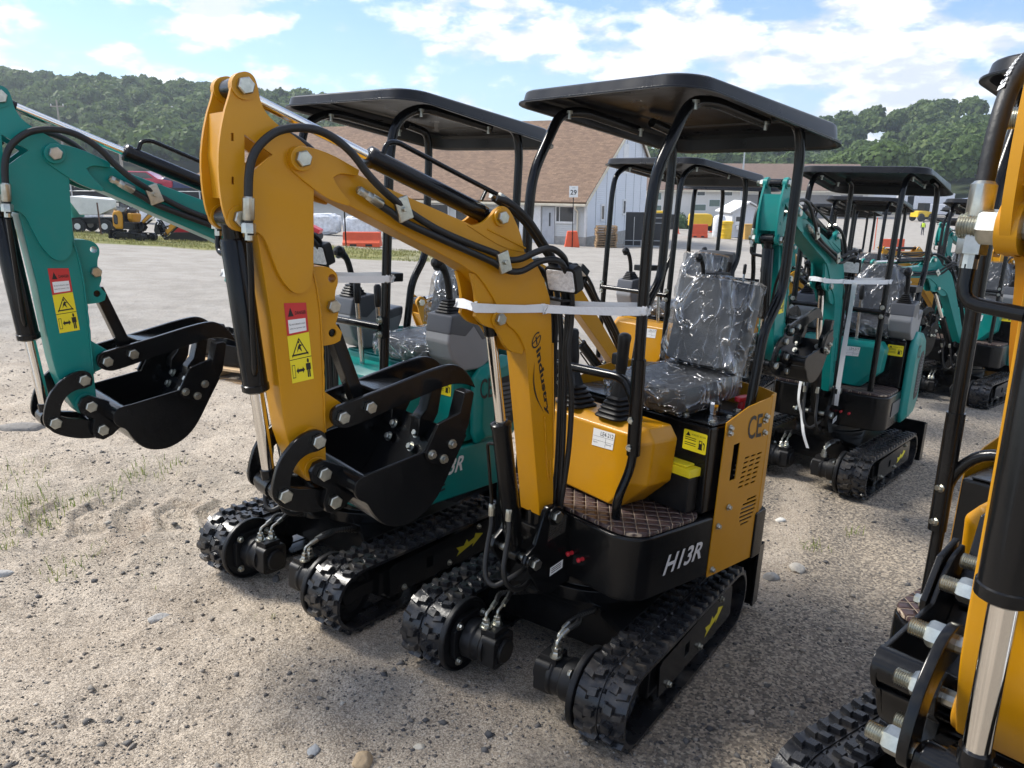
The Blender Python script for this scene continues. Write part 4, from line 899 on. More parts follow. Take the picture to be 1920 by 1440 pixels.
# ------------------------------------------------------------------ terrain
LN = LOTR @ Vector((0, 0, 1)); LP = LOT @ Vector((0, 0, 0))
def vn(x, y, seed=0):
    xi = np.floor(x).astype(np.int64); yi = np.floor(y).astype(np.int64); fx = x-xi; fy = y-yi
    fx = fx*fx*(3-2*fx); fy = fy*fy*(3-2*fy)
    def h(a, b):
        n = (a*374761393 + b*668265263 + seed*1274126177) & 0xffffffff
        n = ((n ^ (n >> 13))*1274126177) & 0xffffffff
        return ((n ^ (n >> 16)) & 0xffff)/65535.
    return (h(xi, yi)*(1-fx)+h(xi+1, yi)*fx)*(1-fy)+(h(xi, yi+1)*(1-fx)+h(xi+1, yi+1)*fx)*fy
def fbm(x, y, s, o=4, seed=0):
    a = 0; w = .5
    for i in range(o): a = a+w*vn(x*s, y*s, seed+i); s *= 2.03; w *= .5
    return a-.47
def ss(a, b, x): t = np.clip((x-a)/(b-a), 0, 1); return t*t*(3-2*t)
ANCH = np.array([(0, 5, 0), (-6, 8, 0), (6, 8, 0), (0, 15, 0), (-10, 20, 0), (9, 20, .0), (-4, 30, 0), (4.36, 47, .13), (7.6, 47, .3), (16.4, 66, .97), (50, 97, 2.27), (58.8, 137, 4.6), (77, 150, 6.1), (-14, 30, 0), (-17, 33, 0), (-21, 45, .28), (14, 75, 1.3), (25, 90, 1.07), (-61, 110, 3.4), (-30, 70, 1.2), (22, 30, .8), (-5, 70, .8)])
def terrain(x, y):
    x = np.asarray(x, float); y = np.asarray(y, float)
    zl = LP.z-(LN.x*(x-LP.x)+LN.y*(y-LP.y))/LN.z
    num = 0; den = 0
    for ax, ay, r in ANCH:
        w = 1/((x-ax)**2+(y-ay)**2+4)**1.6; num = num+w*r; den = den+w
    z = zl+(num/den)*ss(18, 34, np.hypot(x, y))
    far = ss(95, 150, np.hypot(x, y)); flat = -5.3+ss(-20, -70, x)*3.5
    z = z*(1-far)+flat*far
    A = np.interp(x, [-260, -200, -90, -20, 40, 90], [29, 28, 22, 11, 2, 0]); z = z+A*ss(165, 320, y)
    z = z+np.interp(x, [60, 85, 100, 120, 170], [0, 0, 3.2, 7.5, 12])*ss(140, 200, y)*(1-ss(-1, 0, -x))
    z = z+np.interp(x, [20, 60, 90, 120], [1, 6, 9, 9])*ss(215, 270, y)
    return z
def lot_xy(u, v): p = LOT @ Vector((u, v, 0)); return p
def ground_mesh():
    vr = list(np.linspace(-7, .5, 14)) + list(.6*(14/.6)**(np.arange(540)/540)) + list(14*(610/14)**(np.arange(1, 131)/130))
    vr = np.array(vr); nk = 680; k = np.linspace(-1.25, 1.25, nk); k = np.sign(k)*np.abs(k)**1.15
    V = np.repeat(vr[:, None], nk, 1); U = k[None, :]*(np.abs(V)+1.8)
    M = np.array(LOT.to_3x3()); T = np.array(LOT.translation)
    X = M[0, 0]*U+M[0, 1]*V+T[0]; Y = M[1, 0]*U+M[1, 1]*V+T[1]
    Z = terrain(X, Y); r = np.hypot(X, Y); nr = 1-ss(9, 26, r)
    lf = ss(.2, -1.2, U+.15*(V-3)); d = .034*fbm(U, V, .7, 4, 3)+(.018+.046*lf)*fbm(U, V, 3.2, 4, 9)+(.010+.024*lf)*fbm(U, V, 12, 3, 21)
    # shallow wheel ruts running away to the right and left of the machines
    for (x0, y0, x1, y1, w, dp) in ((1.25, 2.3, 2.6, 5.6, .13, .022), (-2.6, 3.6, -.9, 3.05, .16, .02), (-3.4, 4.6, -.6, 4.2, .2, .028)):
        dx, dy = x1-x0, y1-y0; ln = math.hypot(dx, dy); s = ((U-x0)*dx+(V-y0)*dy)/ln; e = ((U-x0)*dy-(V-y0)*dx)/ln
        d -= dp*np.exp(-((e+.05*np.sin(3*s))/w)**2)*ss(-.3, .2, s)*(1-ss(ln-.3, ln+.3, s))
    # tyre tread print: angular blocks pressed in the damp sand
    a = R(12); cx, cy = TY; p = (U-cx)*math.cos(a)+(V-cy)*math.sin(a); q = -(U-cx)*math.sin(a)+(V-cy)*math.cos(a)
    m = (1-ss(.42, .62, np.abs(p)))*(1-ss(.2, .3, np.abs(q)))
    zz = np.abs(((p+.5*np.abs(((q/.22) % 2)-1)*.16)/.21) % 1-.5); ridge = np.clip((zz-.34)/.08, 0, 1)
    qq = np.abs(((q/.15) % 1)-.5); ridge = np.maximum(ridge, np.clip((qq-.40)/.06, 0, 1)*(((p/.21) % 2) > 1))
    d = d*(1-.7*m)+m*(ridge*.032-.018)
    Z = Z+d*nr
    nv = len(vr); idx = np.arange(nv*nk).reshape(nv, nk)
    F = np.stack([idx[:-1, :-1], idx[:-1, 1:], idx[1:, 1:], idx[1:, :-1]], -1).reshape(-1, 4)
    return np.stack([X, Y, Z], -1).reshape(-1, 3), F
def np_mesh(name, V, F, smooth=True):
    me = bpy.data.meshes.new(name); n = F.shape[1]
    me.vertices.add(len(V)); me.vertices.foreach_set('co', np.ascontiguousarray(V, dtype=np.float32).ravel())
    me.loops.add(F.size); me.loops.foreach_set('vertex_index', np.ascontiguousarray(F, dtype=np.int32).ravel())
    me.polygons.add(len(F)); me.polygons.foreach_set('loop_start', np.arange(0, F.size, n, dtype=np.int32)); me.polygons.foreach_set('loop_total', np.full(len(F), n, dtype=np.int32))
    me.update(calc_edges=True)
    if smooth: me.polygons.foreach_set('use_smooth', [True]*len(F))
    return me
def ground_mat():
    m = bpy.data.materials.new('lot_ground'); m.use_nodes = True; t = m.node_tree; b = t.nodes['Principled BSDF']; b.inputs['Roughness'].default_value = .9; b.inputs['Specular IOR Level'].default_value = .25
    g = t.nodes.new('ShaderNodeNewGeometry'); P = g.outputs['Position']; sp = t.nodes.new('ShaderNodeSeparateXYZ'); t.links.new(P, sp.inputs[0])
    def M(op, a, c=None, cl=False):
        n = t.nodes.new('ShaderNodeMath'); n.operation = op; n.use_clamp = cl
        for i, x in enumerate((a, c)):
            if x is None: continue
            if isinstance(x, (int, float)): n.inputs[i].default_value = x
            else: t.links.new(x, n.inputs[i])
        return n.outputs[0]
    def noise(s, d=5, r=.6, dist=0.):
        n = t.nodes.new('ShaderNodeTexNoise'); n.inputs['Scale'].default_value = s; n.inputs['Detail'].default_value = d; n.inputs['Roughness'].default_value = r; n.inputs['Distortion'].default_value = dist; t.links.new(P, n.inputs['Vector']); return n.outputs[0]
    def rng(v, a, c, lo=0., hi=1.):
        n = t.nodes.new('ShaderNodeMapRange'); n.interpolation_type = 'SMOOTHSTEP'; n.inputs['From Min'].default_value = a; n.inputs['From Max'].default_value = c; n.inputs['To Min'].default_value = lo; n.inputs['To Max'].default_value = hi; t.links.new(v, n.inputs['Value']); return n.outputs[0]
    def mix(f, a, c):
        n = t.nodes.new('ShaderNodeMix'); n.data_type = 'RGBA'
        for s, x in (('Factor', f), ('A', a), ('B', c)):
            if isinstance(x, tuple): n.inputs[s].default_value = (*x, 1)
            elif isinstance(x, (int, float)): n.inputs[s].default_value = x
            else: t.links.new(x, n.inputs[s])
        return n.outputs['Result']
    def voro(s):
        n = t.nodes.new('ShaderNodeTexVoronoi'); n.inputs['Scale'].default_value = s; t.links.new(P, n.inputs['Vector']); return n
    v1 = voro(95); v2 = voro(38); v3 = voro(210)
    sand = mix(rng(noise(2.2, 6, .7), .35, .68), (.40, .33, .25), (.61, .525, .42))
    sand = mix(rng(noise(.9, 4, .6, .4), .55, .72), sand, (.245, .175, .115))
    def stone(v, cs):
        s = t.nodes.new('ShaderNodeSeparateColor'); t.links.new(v.outputs['Color'], s.inputs[0]); r = t.nodes.new('ShaderNodeValToRGB'); r.color_ramp.interpolation = 'CONSTANT'
        while len(r.color_ramp.elements) < len(cs): r.color_ramp.elements.new(.5)
        for i, c in enumerate(cs): r.color_ramp.elements[i].position = i/len(cs); r.color_ramp.elements[i].color = (*c, 1)
        t.links.new(s.outputs[0], r.inputs[0]); return r.outputs[0], s.outputs[1]
    c1, k1 = stone(v1, [(.16, .14, .118), (.29, .25, .20), (.39, .33, .255), (.11, .10, .09), (.48, .41, .32), (.23, .195, .155)])
    c2, k2 = stone(v2, [(.085, .085, .09), (.22, .20, .175), (.38, .35, .31), (.13, .12, .115)])
    c3, k3 = stone(v3, [(.20, .168, .132), (.57, .485, .385), (.38, .315, .245), (.13, .112, .094), (.67, .585, .475)])
    grav = mix(.8, (.31, .255, .19), c1); grav = mix(M('MULTIPLY', M('GREATER_THAN', k2, .72), rng(v2.outputs['Distance'], .012, .008)), grav, c2)
    sandy = mix(.55, sand, c3); sandy = mix(M('MULTIPLY', M('GREATER_THAN', k1, .70), rng(v1.outputs['Distance'], .0055, .0035)), sandy, c1)
    sandy = mix(M('MULTIPLY', M('GREATER_THAN', k2, .90), rng(v2.outputs['Distance'], .011, .008)), sandy, c2)
    x, y = sp.outputs[0], sp.outputs[1]
    bias = M('ADD', M('MULTIPLY', rng(M('SUBTRACT', x, M('MULTIPLY', y, .16)), -.55, .55), .30), M('MULTIPLY', noise(.75, 5, .65, .6), 1.0))
    near = mix(rng(bias, .50, .74), sandy, grav)
    lot = mix(rng(noise(1.3, 7, .7), .3, .7), (.29, .275, .25), (.42, .40, .37)); lot = mix(.3, lot, c1)
    ln = math.hypot(.75, 1.75); e = M('ABSOLUTE', M('ADD', M('SUBTRACT', M('MULTIPLY', M('SUBTRACT', x, 1.30), 1.75/ln), M('MULTIPLY', M('SUBTRACT', y, 3.45), .75/ln)), M('MULTIPLY', M('SUBTRACT', noise(2.2, 5, .65), .5), .5)))
    streak = M('MULTIPLY', rng(e, .17, .05), M('MULTIPLY', rng(y, 3.0, 3.5), rng(y, 6.4, 5.2)))
    near = mix(M('MULTIPLY', streak, .8), near, sandy)
    col = mix(rng(M('ADD', y, M('MULTIPLY', noise(.5, 4), 5.)), 8.0, 12.5), near, lot)
    gr = mix(rng(noise(1.2, 6, .7), .35, .65), (.11, .13, .03), (.25, .23, .085))
    gm = M('MULTIPLY', M('MULTIPLY', rng(M('ADD', y, M('MULTIPLY', noise(.3, 3), 4.)), 27.5, 28.6), rng(M('ADD', y, M('MULTIPLY', noise(.3, 3), 4.)), 35.5, 34.)), rng(x, -1, -5))
    col = mix(gm, col, gr)
    wood = M('MAXIMUM', rng(y, 150, 165), M('MULTIPLY', rng(y, 100, 112), rng(x, 20, 0)))
    col = mix(wood, col, (.035, .05, .02))
    t.links.new(col, b.inputs['Base Color'])
    h = M('ADD', M('MULTIPLY', M('MINIMUM', v1.outputs['Distance'], .01), -40.), M('ADD', M('MULTIPLY', M('MINIMUM', v2.outputs['Distance'], .02), -22.), noise(30, 6, .7)))
    bp = t.nodes.new('ShaderNodeBump'); bp.inputs['Strength'].default_value = 1; bp.inputs['Distance'].default_value = .022; t.links.new(h, bp.inputs['Height']); t.links.new(bp.outputs[0], b.inputs['Normal'])
    return m
V, F = ground_mesh(); me = np_mesh('ground', V, F); me.materials.append(ground_mat())
gro = bpy.data.objects.new('ground', me); COL.objects.link(gro); tag(gro, kind='structure')
# fast height lookup for things that lie on the near ground
GU, GV = None, None
from mathutils.bvhtree import BVHTree
sel = (np.hypot(V[:, 0], V[:, 1]) < 30); 
fm = sel[F].all(1); BV = BVHTree.FromPolygons([tuple(p) for p in V], [tuple(f) for f in F[fm]])
def hgt(x, y):
    h = BV.ray_cast(Vector((x, y, 50)), Vector((0, 0, -1)))
    return h[0].z if h[0] is not None else float(terrain(x, y))
def on_lot(u, v): p = lot_xy(u, v); return Vector((p.x, p.y, hgt(p.x, p.y)))
# ------------------------------------------------------------------ loose stones and grass
rng_ = np.random.default_rng(11)
def chip_shape(seed):
    r = random.Random(seed); v = np.array([(1, 0, 0), (-1, 0, 0), (0, .8, 0), (0, -.8, 0), (0, 0, .55), (0, 0, -.5)]); v = v*np.array([[r.uniform(.7, 1.2) for _ in range(3)] for _ in range(6)])+np.array([[r.uniform(-.25, .25) for _ in range(3)] for _ in range(6)])
    return v, np.array([(0, 2, 4), (2, 1, 4), (1, 3, 4), (3, 0, 4), (2, 0, 5), (1, 2, 5), (3, 1, 5), (0, 3, 5)])
def stone_shape(seed):
    r = random.Random(seed); bm = bmesh.new(); bmesh.ops.create_icosphere(bm, subdivisions=1, radius=1)
    s = (1, r.uniform(.6, .95), r.uniform(.35, .6)); v = [(p.co.x*s[0]*r.uniform(.75, 1.15), p.co.y*s[1]*r.uniform(.75, 1.15), p.co.z*s[2]*r.uniform(.75, 1.15)) for p in bm.verts]
    f = [tuple(q.index for q in p.verts) for p in bm.faces]; bm.free(); return np.array(v), np.array(f)
SH = [stone_shape(i) for i in range(10)]; CH = [chip_shape(i) for i in range(10)]
def gravel(n, fu, size, name, mats, seed, SH=SH):
    g = np.random.default_rng(seed); Vs = []; Fs = []; b = 0; k = 0
    while k < n:
        u, v = fu(g); p = lot_xy(u, v); z = hgt(p.x, p.y); s = size(g, v); a = g.uniform(0, 6.28); c, si = math.cos(a), math.sin(a)
        sv, sf = SH[g.integers(10)]; q = sv*s; w = np.stack([q[:, 0]*c-q[:, 1]*si+p.x, q[:, 0]*si+q[:, 1]*c+p.y, q[:, 2]+z+s*.08], -1)
        Vs.append(w); Fs.append(sf+b); b += len(sv); k += 1
    me = np_mesh(name, np.concatenate(Vs), np.concatenate(Fs), False); me.materials.append(mats); o = bpy.data.objects.new(name, me); COL.objects.link(o); return o
STM = island_mat('loose_stone', [(.07, .067, .065), (.14, .125, .11), (.26, .225, .18), (.08, .078, .08), (.36, .31, .25), (.16, .14, .12), (.48, .44, .38), (.07, .068, .068), (.30, .25, .19)], .85, bump=.3)
CHM = island_mat('slate_chips', [(.045, .045, .05), (.10, .098, .098), (.17, .16, .145), (.065, .065, .07), (.26, .235, .20), (.12, .115, .11), (.055, .054, .056), (.38, .35, .30)], .8, bump=.3)
def spread(g):
    v = .9*(9/.9)**g.uniform(0, 1); k = g.uniform(-.85, .95); return k*(v*.8+.5), v
tag(gravel(46000, spread, lambda g, v: min(.010, .0020+.0018*g.pareto(2.6))*(1+.14*v), 'gravel', STM, 5, CH), 'fine dark and pale gravel strewn over the sandy lot', 'gravel', kind='stuff')
def band(g):
    while True:
        u, v = spread(g); x = u-.16*v; a = .62*vnp(u, v, 1.3, 2.6, 4)+.38*vnp(u, v, 4.1, 6.0, 17)
        if g.uniform() < (.30 if x > .15 else .04)+(1. if a > .60 else .35 if a > .54 else 0): return u, v
def vnp(u, v, su, sv, sd): return float(vn(np.array((u*.94+v*.34)*su), np.array((v*.94-u*.34)*sv), sd))
tag(gravel(12500, band, lambda g, v: min(.021, .0040+.0030*g.pareto(2.3))*(.8+.07*v), 'gravel_chips', CHM, 8, CH), 'darker stone chips scattered thickest to the right of the machines', 'gravel', kind='stuff')
def rock(label, u, v, s, col, sc=(1, .8, .5), seed=1, rz=0):
    bm = bmesh.new(); bmesh.ops.create_icosphere(bm, subdivisions=3, radius=1); r = random.Random(seed); off = [Vector((r.uniform(-1, 1), r.uniform(-1, 1), r.uniform(-1, 1))).normalized() for _ in range(9)]
    vs = []
    for p in bm.verts:
        q = p.co.copy()
        for o in off:
            d = q.dot(o)
            if d > .72: q -= o*(d-.72)*.9
        vs.append((q.x*sc[0]*s, q.y*sc[1]*s, q.z*sc[2]*s))
    g = G().add(vs, [tuple(w.index for w in f.verts) for f in bm.faces]); bm.free()
    p = on_lot(u, v); o = add('stone', g, mat('rock_%d' % seed, col, .85, var=.2, vscale=30, bump=.5, bscale=60), None, Matrix.Translation((p.x, p.y, p.z+s*sc[2]*.12)) @ Matrix.Rotation(R(rz), 4, 'Z'), smooth=50)
    tag(o, label, 'stone', 'larger stones lying on the lot')
for a in ROCKS: rock(*a)
def grass(name, label, tufts, mats, seed):
    g = np.random.default_rng(seed); Vs = []
    for (x, y, rad, nb, h, w) in tufts:
        for _ in range(int(nb)):
            a = g.uniform(0, 6.28); rr = rad*math.sqrt(g.uniform()); bx, by = x+rr*math.cos(a), y+rr*math.sin(a); z = hgt(bx, by) if math.hypot(bx, by) < 30 else float(terrain(bx, by)); hh = h*g.uniform(.5, 1.2); t = g.uniform(0, 6.28); ln = g.uniform(.2, .9)*hh; c, s = math.cos(t), math.sin(t); wx, wy = -s*w, c*w
            Vs.append([(bx-wx, by-wy, z-.005), (bx+wx, by+wy, z-.005), (bx+c*ln*.4+wx*.7, by+s*ln*.4+wy*.7, z+hh*.6), (bx+c*ln*.4-wx*.7, by+s*ln*.4-wy*.7, z+hh*.6)])
            Vs.append([(bx+c*ln*.4-wx*.7, by+s*ln*.4-wy*.7, z+hh*.6), (bx+c*ln*.4+wx*.7, by+s*ln*.4+wy*.7, z+hh*.6), (bx+c*ln+wx*.1, by+s*ln+wy*.1, z+hh*.85), (bx+c*ln-wx*.1, by+s*ln-wy*.1, z+hh*.85)])
    Vs = np.array(Vs).reshape(-1, 3); me = np_mesh(name, Vs, np.arange(len(Vs)).reshape(-1, 4), False); me.materials.append(mats); o = bpy.data.objects.new(name, me); COL.objects.link(o); tag(o, label, 'grass', kind='stuff')
GRM = island_mat('grass_blades', [(.12, .19, .03), (.20, .27, .06), (.30, .30, .10), (.16, .22, .05)], .6, sub=.35)
tf = []
for u, v, rad, nb, h in TUFTS:
    p = lot_xy(u, v); tf.append((p.x, p.y, rad, nb, h, .0022))
grass('grass_tufts', 'thin tufts of grass growing in the sandy lot', tf, GRM, 2)
gg = np.random.default_rng(4); tf = []
for _ in range(1500):
    x = gg.uniform(-34, -1); y = gg.uniform(26.2, 33.0); tf.append((x, y, .25, 9, .10, .012))
grass('grass_verge', 'strip of yellowing grass beyond the gravel lot', tf, island_mat('verge_blades', [(.17, .19, .05), (.27, .25, .10), (.20, .22, .06), (.34, .29, .14)], .7, sub=.3), 6)
# ------------------------------------------------------------------ woods on the hills
def wood(name, label, spots, leaves, lsize, cols, seed):
    g = np.random.default_rng(seed); out = []
    for (x, y, rad, ht) in spots:
        z0 = float(terrain(x, y)); nb = 7; cs = g.normal(size=(nb, 3)); cs /= np.linalg.norm(cs, axis=1)[:, None]; cs *= rad*.55*g.uniform(.5, 1, (nb, 1)); cs[:, 2] = np.abs(cs[:, 2])*.9
        cen = np.array([x, y, z0+ht-rad*.95]); br = rad*g.uniform(.38, .62, nb); k = g.integers(0, nb, leaves)
        n = g.normal(size=(leaves, 3)); n /= np.linalg.norm(n, axis=1)[:, None]; low = n[:, 2] < -.35; n[low, 2] *= -1
        pos = cen+cs[k]+n*(br[k]*g.uniform(.72, 1.06, leaves))[:, None]
        nn = n+g.normal(size=(leaves, 3))*.55; nn /= np.linalg.norm(nn, axis=1)[:, None]
        a = np.cross(nn, g.normal(size=(leaves, 3))); a /= np.linalg.norm(a, axis=1)[:, None]; b = np.cross(nn, a); s = (lsize*g.uniform(.6, 1.35, leaves))[:, None]
        out.append(np.stack([pos-a*s-b*s*.6, pos+a*s*.9-b*s*.7, pos+a*s*1.1+b*s*.6, pos-a*s*.8+b*s*.75], 1))
    Vs = np.concatenate(out).reshape(-1, 3); me = np_mesh(name, Vs, np.arange(len(Vs)).reshape(-1, 4), False)
    # one tone per tree through an attribute, so that neighbouring crowns part
    at = me.attributes.new('tone', 'FLOAT', 'POINT'); tone = np.repeat(g.uniform(0, 1, len(spots)), leaves*4); at.data.foreach_set('value', tone.astype(np.float32))
    m = bpy.data.materials.new(name+'_leaves'); m.use_nodes = True; t = m.node_tree; b = t.nodes['Principled BSDF']; b.inputs['Roughness'].default_value = .65; b.inputs['Specular IOR Level'].default_value = .2
    A = t.nodes.new('ShaderNodeAttribute'); A.attribute_name = 'tone'; gn = t.nodes.new('ShaderNodeNewGeometry'); ad = t.nodes.new('ShaderNodeMath'); ad.operation = 'MULTIPLY_ADD'; ad.inputs[1].default_value = .3; t.links.new(gn.outputs['Random Per Island'], ad.inputs[0])
    mu = t.nodes.new('ShaderNodeMath'); mu.operation = 'MULTIPLY'; mu.inputs[1].default_value = .75; t.links.new(A.outputs['Fac'], mu.inputs[0]); t.links.new(mu.outputs[0], ad.inputs[2])
    r = t.nodes.new('ShaderNodeValToRGB')
    while len(r.color_ramp.elements) < len(cols): r.color_ramp.elements.new(.5)
    for i, c in enumerate(cols): r.color_ramp.elements[i].position = i/(len(cols)-1); r.color_ramp.elements[i].color = (*c, 1)
    t.links.new(ad.outputs[0], r.inputs[0]); t.links.new(r.outputs[0], b.inputs['Base Color'])
    tl = t.nodes.new('ShaderNodeBsdfTranslucent'); mx = t.nodes.new('ShaderNodeMixShader'); mx.inputs[0].default_value = .38
    t.links.new(r.outputs[0], tl.inputs[0]); t.links.new(b.outputs[0], mx.inputs[1]); t.links.new(tl.outputs[0], mx.inputs[2]); t.links.new(mx.outputs[0], t.nodes['Material Output'].inputs[0])
    me.materials.append(m); o = bpy.data.objects.new(name, me); COL.objects.link(o); tag(o, label, 'woodland', kind='stuff')
def grid(x0, x1, y0, y1, st, seed, keep=None, rad=(4, 5.6), ht=(10, 14)):
    g = random.Random(seed); o = []; y = y0; i = 0
    while y < y1:
        x = x0+(i % 2)*st/2
        while x < x1:
            px, py = x+g.uniform(-.35, .35)*st, y+g.uniform(-.35, .35)*st
            if keep is None or keep(px, py): o.append((px, py, g.uniform(*rad), g.uniform(*ht)))
            x += st
        y += st; i += 1
    return o
gL = [(.06, .10, .036), (.10, .15, .048), (.13, .185, .055), (.08, .125, .05), (.17, .22, .075)]
wood('wooded_hill', 'hillside of summer broadleaf trees rising behind the yard on the left', grid(-235, 25, 172, 338, 7.6, 1, lambda x, y: -.74*y-6 < x < -.06*y+10), 480, .74, gL, 3)
wood('wooded_slope', 'row of green trees on the rise beyond the pale building', grid(28, 150, 205, 292, 8.2, 2, lambda x, y: .12*y < x < .62*y), 620, .62, gL, 5)
wood('wooded_bank', 'near bank of dense green trees at the right behind the vehicles', grid(66, 180, 158, 218, 8.4, 4, lambda x, y: .40*y < x < .86*y, (4.2, 6), (11, 15)), 1300, .5, [(.06, .105, .034), (.10, .155, .045), (.135, .20, .055), (.08, .13, .045), (.19, .245, .075)], 7)

# ------------------------------------------------------------------ summer haze
hz = G().bx(-800, 800, -80, 1200, -14, 130); hm_ = bpy.data.materials.new('haze'); hm_.use_nodes = True; t = hm_.node_tree; t.nodes.clear(); ou = t.nodes.new('ShaderNodeOutputMaterial'); pv = t.nodes.new('ShaderNodeVolumePrincipled'); pv.inputs['Density'].default_value = .0005; pv.inputs['Color'].default_value = (.80, .90, 1, 1); pv.inputs['Anisotropy'].default_value = .35; t.links.new(pv.outputs[0], ou.inputs['Volume'])
ho = add('haze', hz, hm_, smooth=0); tag(ho, 'thin summer haze filling the air of the valley', 'haze', kind='stuff')
# ------------------------------------------------------------------ buildings
def sid_mat(name, col, step=.12, dark=.62):
    m = bpy.data.materials.new(name); m.use_nodes = True; t = m.node_tree; b = t.nodes['Principled BSDF']; b.inputs['Roughness'].default_value = .6
    tc = t.nodes.new('ShaderNodeTexCoord'); s = t.nodes.new('ShaderNodeSeparateXYZ'); t.links.new(tc.outputs['Object'], s.inputs[0])
    d = t.nodes.new('ShaderNodeMath'); d.operation = 'DIVIDE'; d.inputs[1].default_value = step; t.links.new(s.outputs[2], d.inputs[0]); f = t.nodes.new('ShaderNodeMath'); f.operation = 'FRACT'; t.links.new(d.outputs[0], f.inputs[0])
    n = t.nodes.new('ShaderNodeTexNoise'); n.inputs['Scale'].default_value = .8; n.inputs['Detail'].default_value = 5; t.links.new(tc.outputs['Object'], n.inputs['Vector'])
    r = t.nodes.new('ShaderNodeValToRGB'); r.color_ramp.elements[0].color = (*[c*.9 for c in col], 1); r.color_ramp.elements[1].color = (*col, 1); t.links.new(n.outputs[0], r.inputs[0]); t.links.new(r.outputs[0], b.inputs['Base Color'])
    bp = t.nodes.new('ShaderNodeBump'); bp.inputs['Strength'].default_value = 1; bp.inputs['Distance'].default_value = .05; bp.invert = True; t.links.new(f.outputs[0], bp.inputs['Height']); t.links.new(bp.outputs[0], b.inputs['Normal'])
    return m
def roof_mat(name, a, c, sx=.33, sy=.145):
    m = bpy.data.materials.new(name); m.use_nodes = True; t = m.node_tree; b = t.nodes['Principled BSDF']; b.inputs['Roughness'].default_value = .9
    tc = t.nodes.new('ShaderNodeTexCoord'); br = t.nodes.new('ShaderNodeTexBrick'); br.inputs['Scale'].default_value = 1; br.inputs['Brick Width'].default_value = sx; br.inputs['Row Height'].default_value = sy; br.inputs['Mortar Size'].default_value = .012
    br.inputs['Color1'].default_value = (*a, 1); br.inputs['Color2'].default_value = (*c, 1); br.inputs['Mortar'].default_value = (*[q*.55 for q in a], 1); br.offset = .5; br.inputs['Bias'].default_value = 0
    t.links.new(tc.outputs['Object'], br.inputs['Vector'])
    n = t.nodes.new('ShaderNodeTexNoise'); n.inputs['Scale'].default_value = 6; n.inputs['Detail'].default_value = 8; n.inputs['Roughness'].default_value = .75; t.links.new(tc.outputs['Object'], n.inputs['Vector'])
    mx = t.nodes.new('ShaderNodeMix'); mx.data_type = 'RGBA'; mx.blend_type = 'OVERLAY'; mx.inputs['Factor'].default_value = .55; t.links.new(br.outputs[0], mx.inputs['A']); t.links.new(n.outputs[0], mx.inputs['B']); t.links.new(mx.outputs['Result'], b.inputs['Base Color'])
    bp = t.nodes.new('ShaderNodeBump'); bp.inputs['Strength'].default_value = .6; bp.inputs['Distance'].default_value = .03; t.links.new(br.outputs['Fac'], bp.inputs['Height']); bp.invert = True; t.links.new(bp.outputs[0], b.inputs['Normal'])
    return m
SIDC = sid_mat('cream_siding', (.66, .66, .63)); SIDB = sid_mat('shade_blue_siding', (.74, .76, .79)); SHIN = roof_mat('brown_shingles', (.24, .155, .10), (.15, .094, .062)); SHIN2 = roof_mat('old_shingles', (.24, .165, .125), (.18, .12, .095))  # gable siding: the bluish cast of shade is put into its colour
CREAM = mat('cream_trim', (.66, .60, .47), .5); TRIM = mat('white_trim', (.75, .75, .74), .5); GLS = mat('window_glass', (.03, .035, .04), .06, spec=.9, var=.3, vscale=2); GDOOR = mat('grey_shutter', (.20, .19, .185), .5, bump=.2, bscale=8); WALLW = mat('white_wall', (.66, .64, .60), .8, var=.08, vscale=.4); GGLS = mat('green_glass', (.08, .14, .12), .08, spec=.9)
FENCE = mat('black_mesh', (.012, .013, .016), .6, var=.3); GALV = mat('galvanised', (.45, .47, .48), .4, .8, var=.15); WRAP = mat('white_wrap', (.70, .72, .75), .35, var=.25, vscale=6, bump=.6, bscale=14); TYRE = mat('tyre', (.02, .02, .02), .8)
def wmat(x, y, a=0, dz=0): return Matrix.Translation((x, y, float(terrain(x, y))+dz)) @ Matrix.Rotation(a, 4, 'Z')
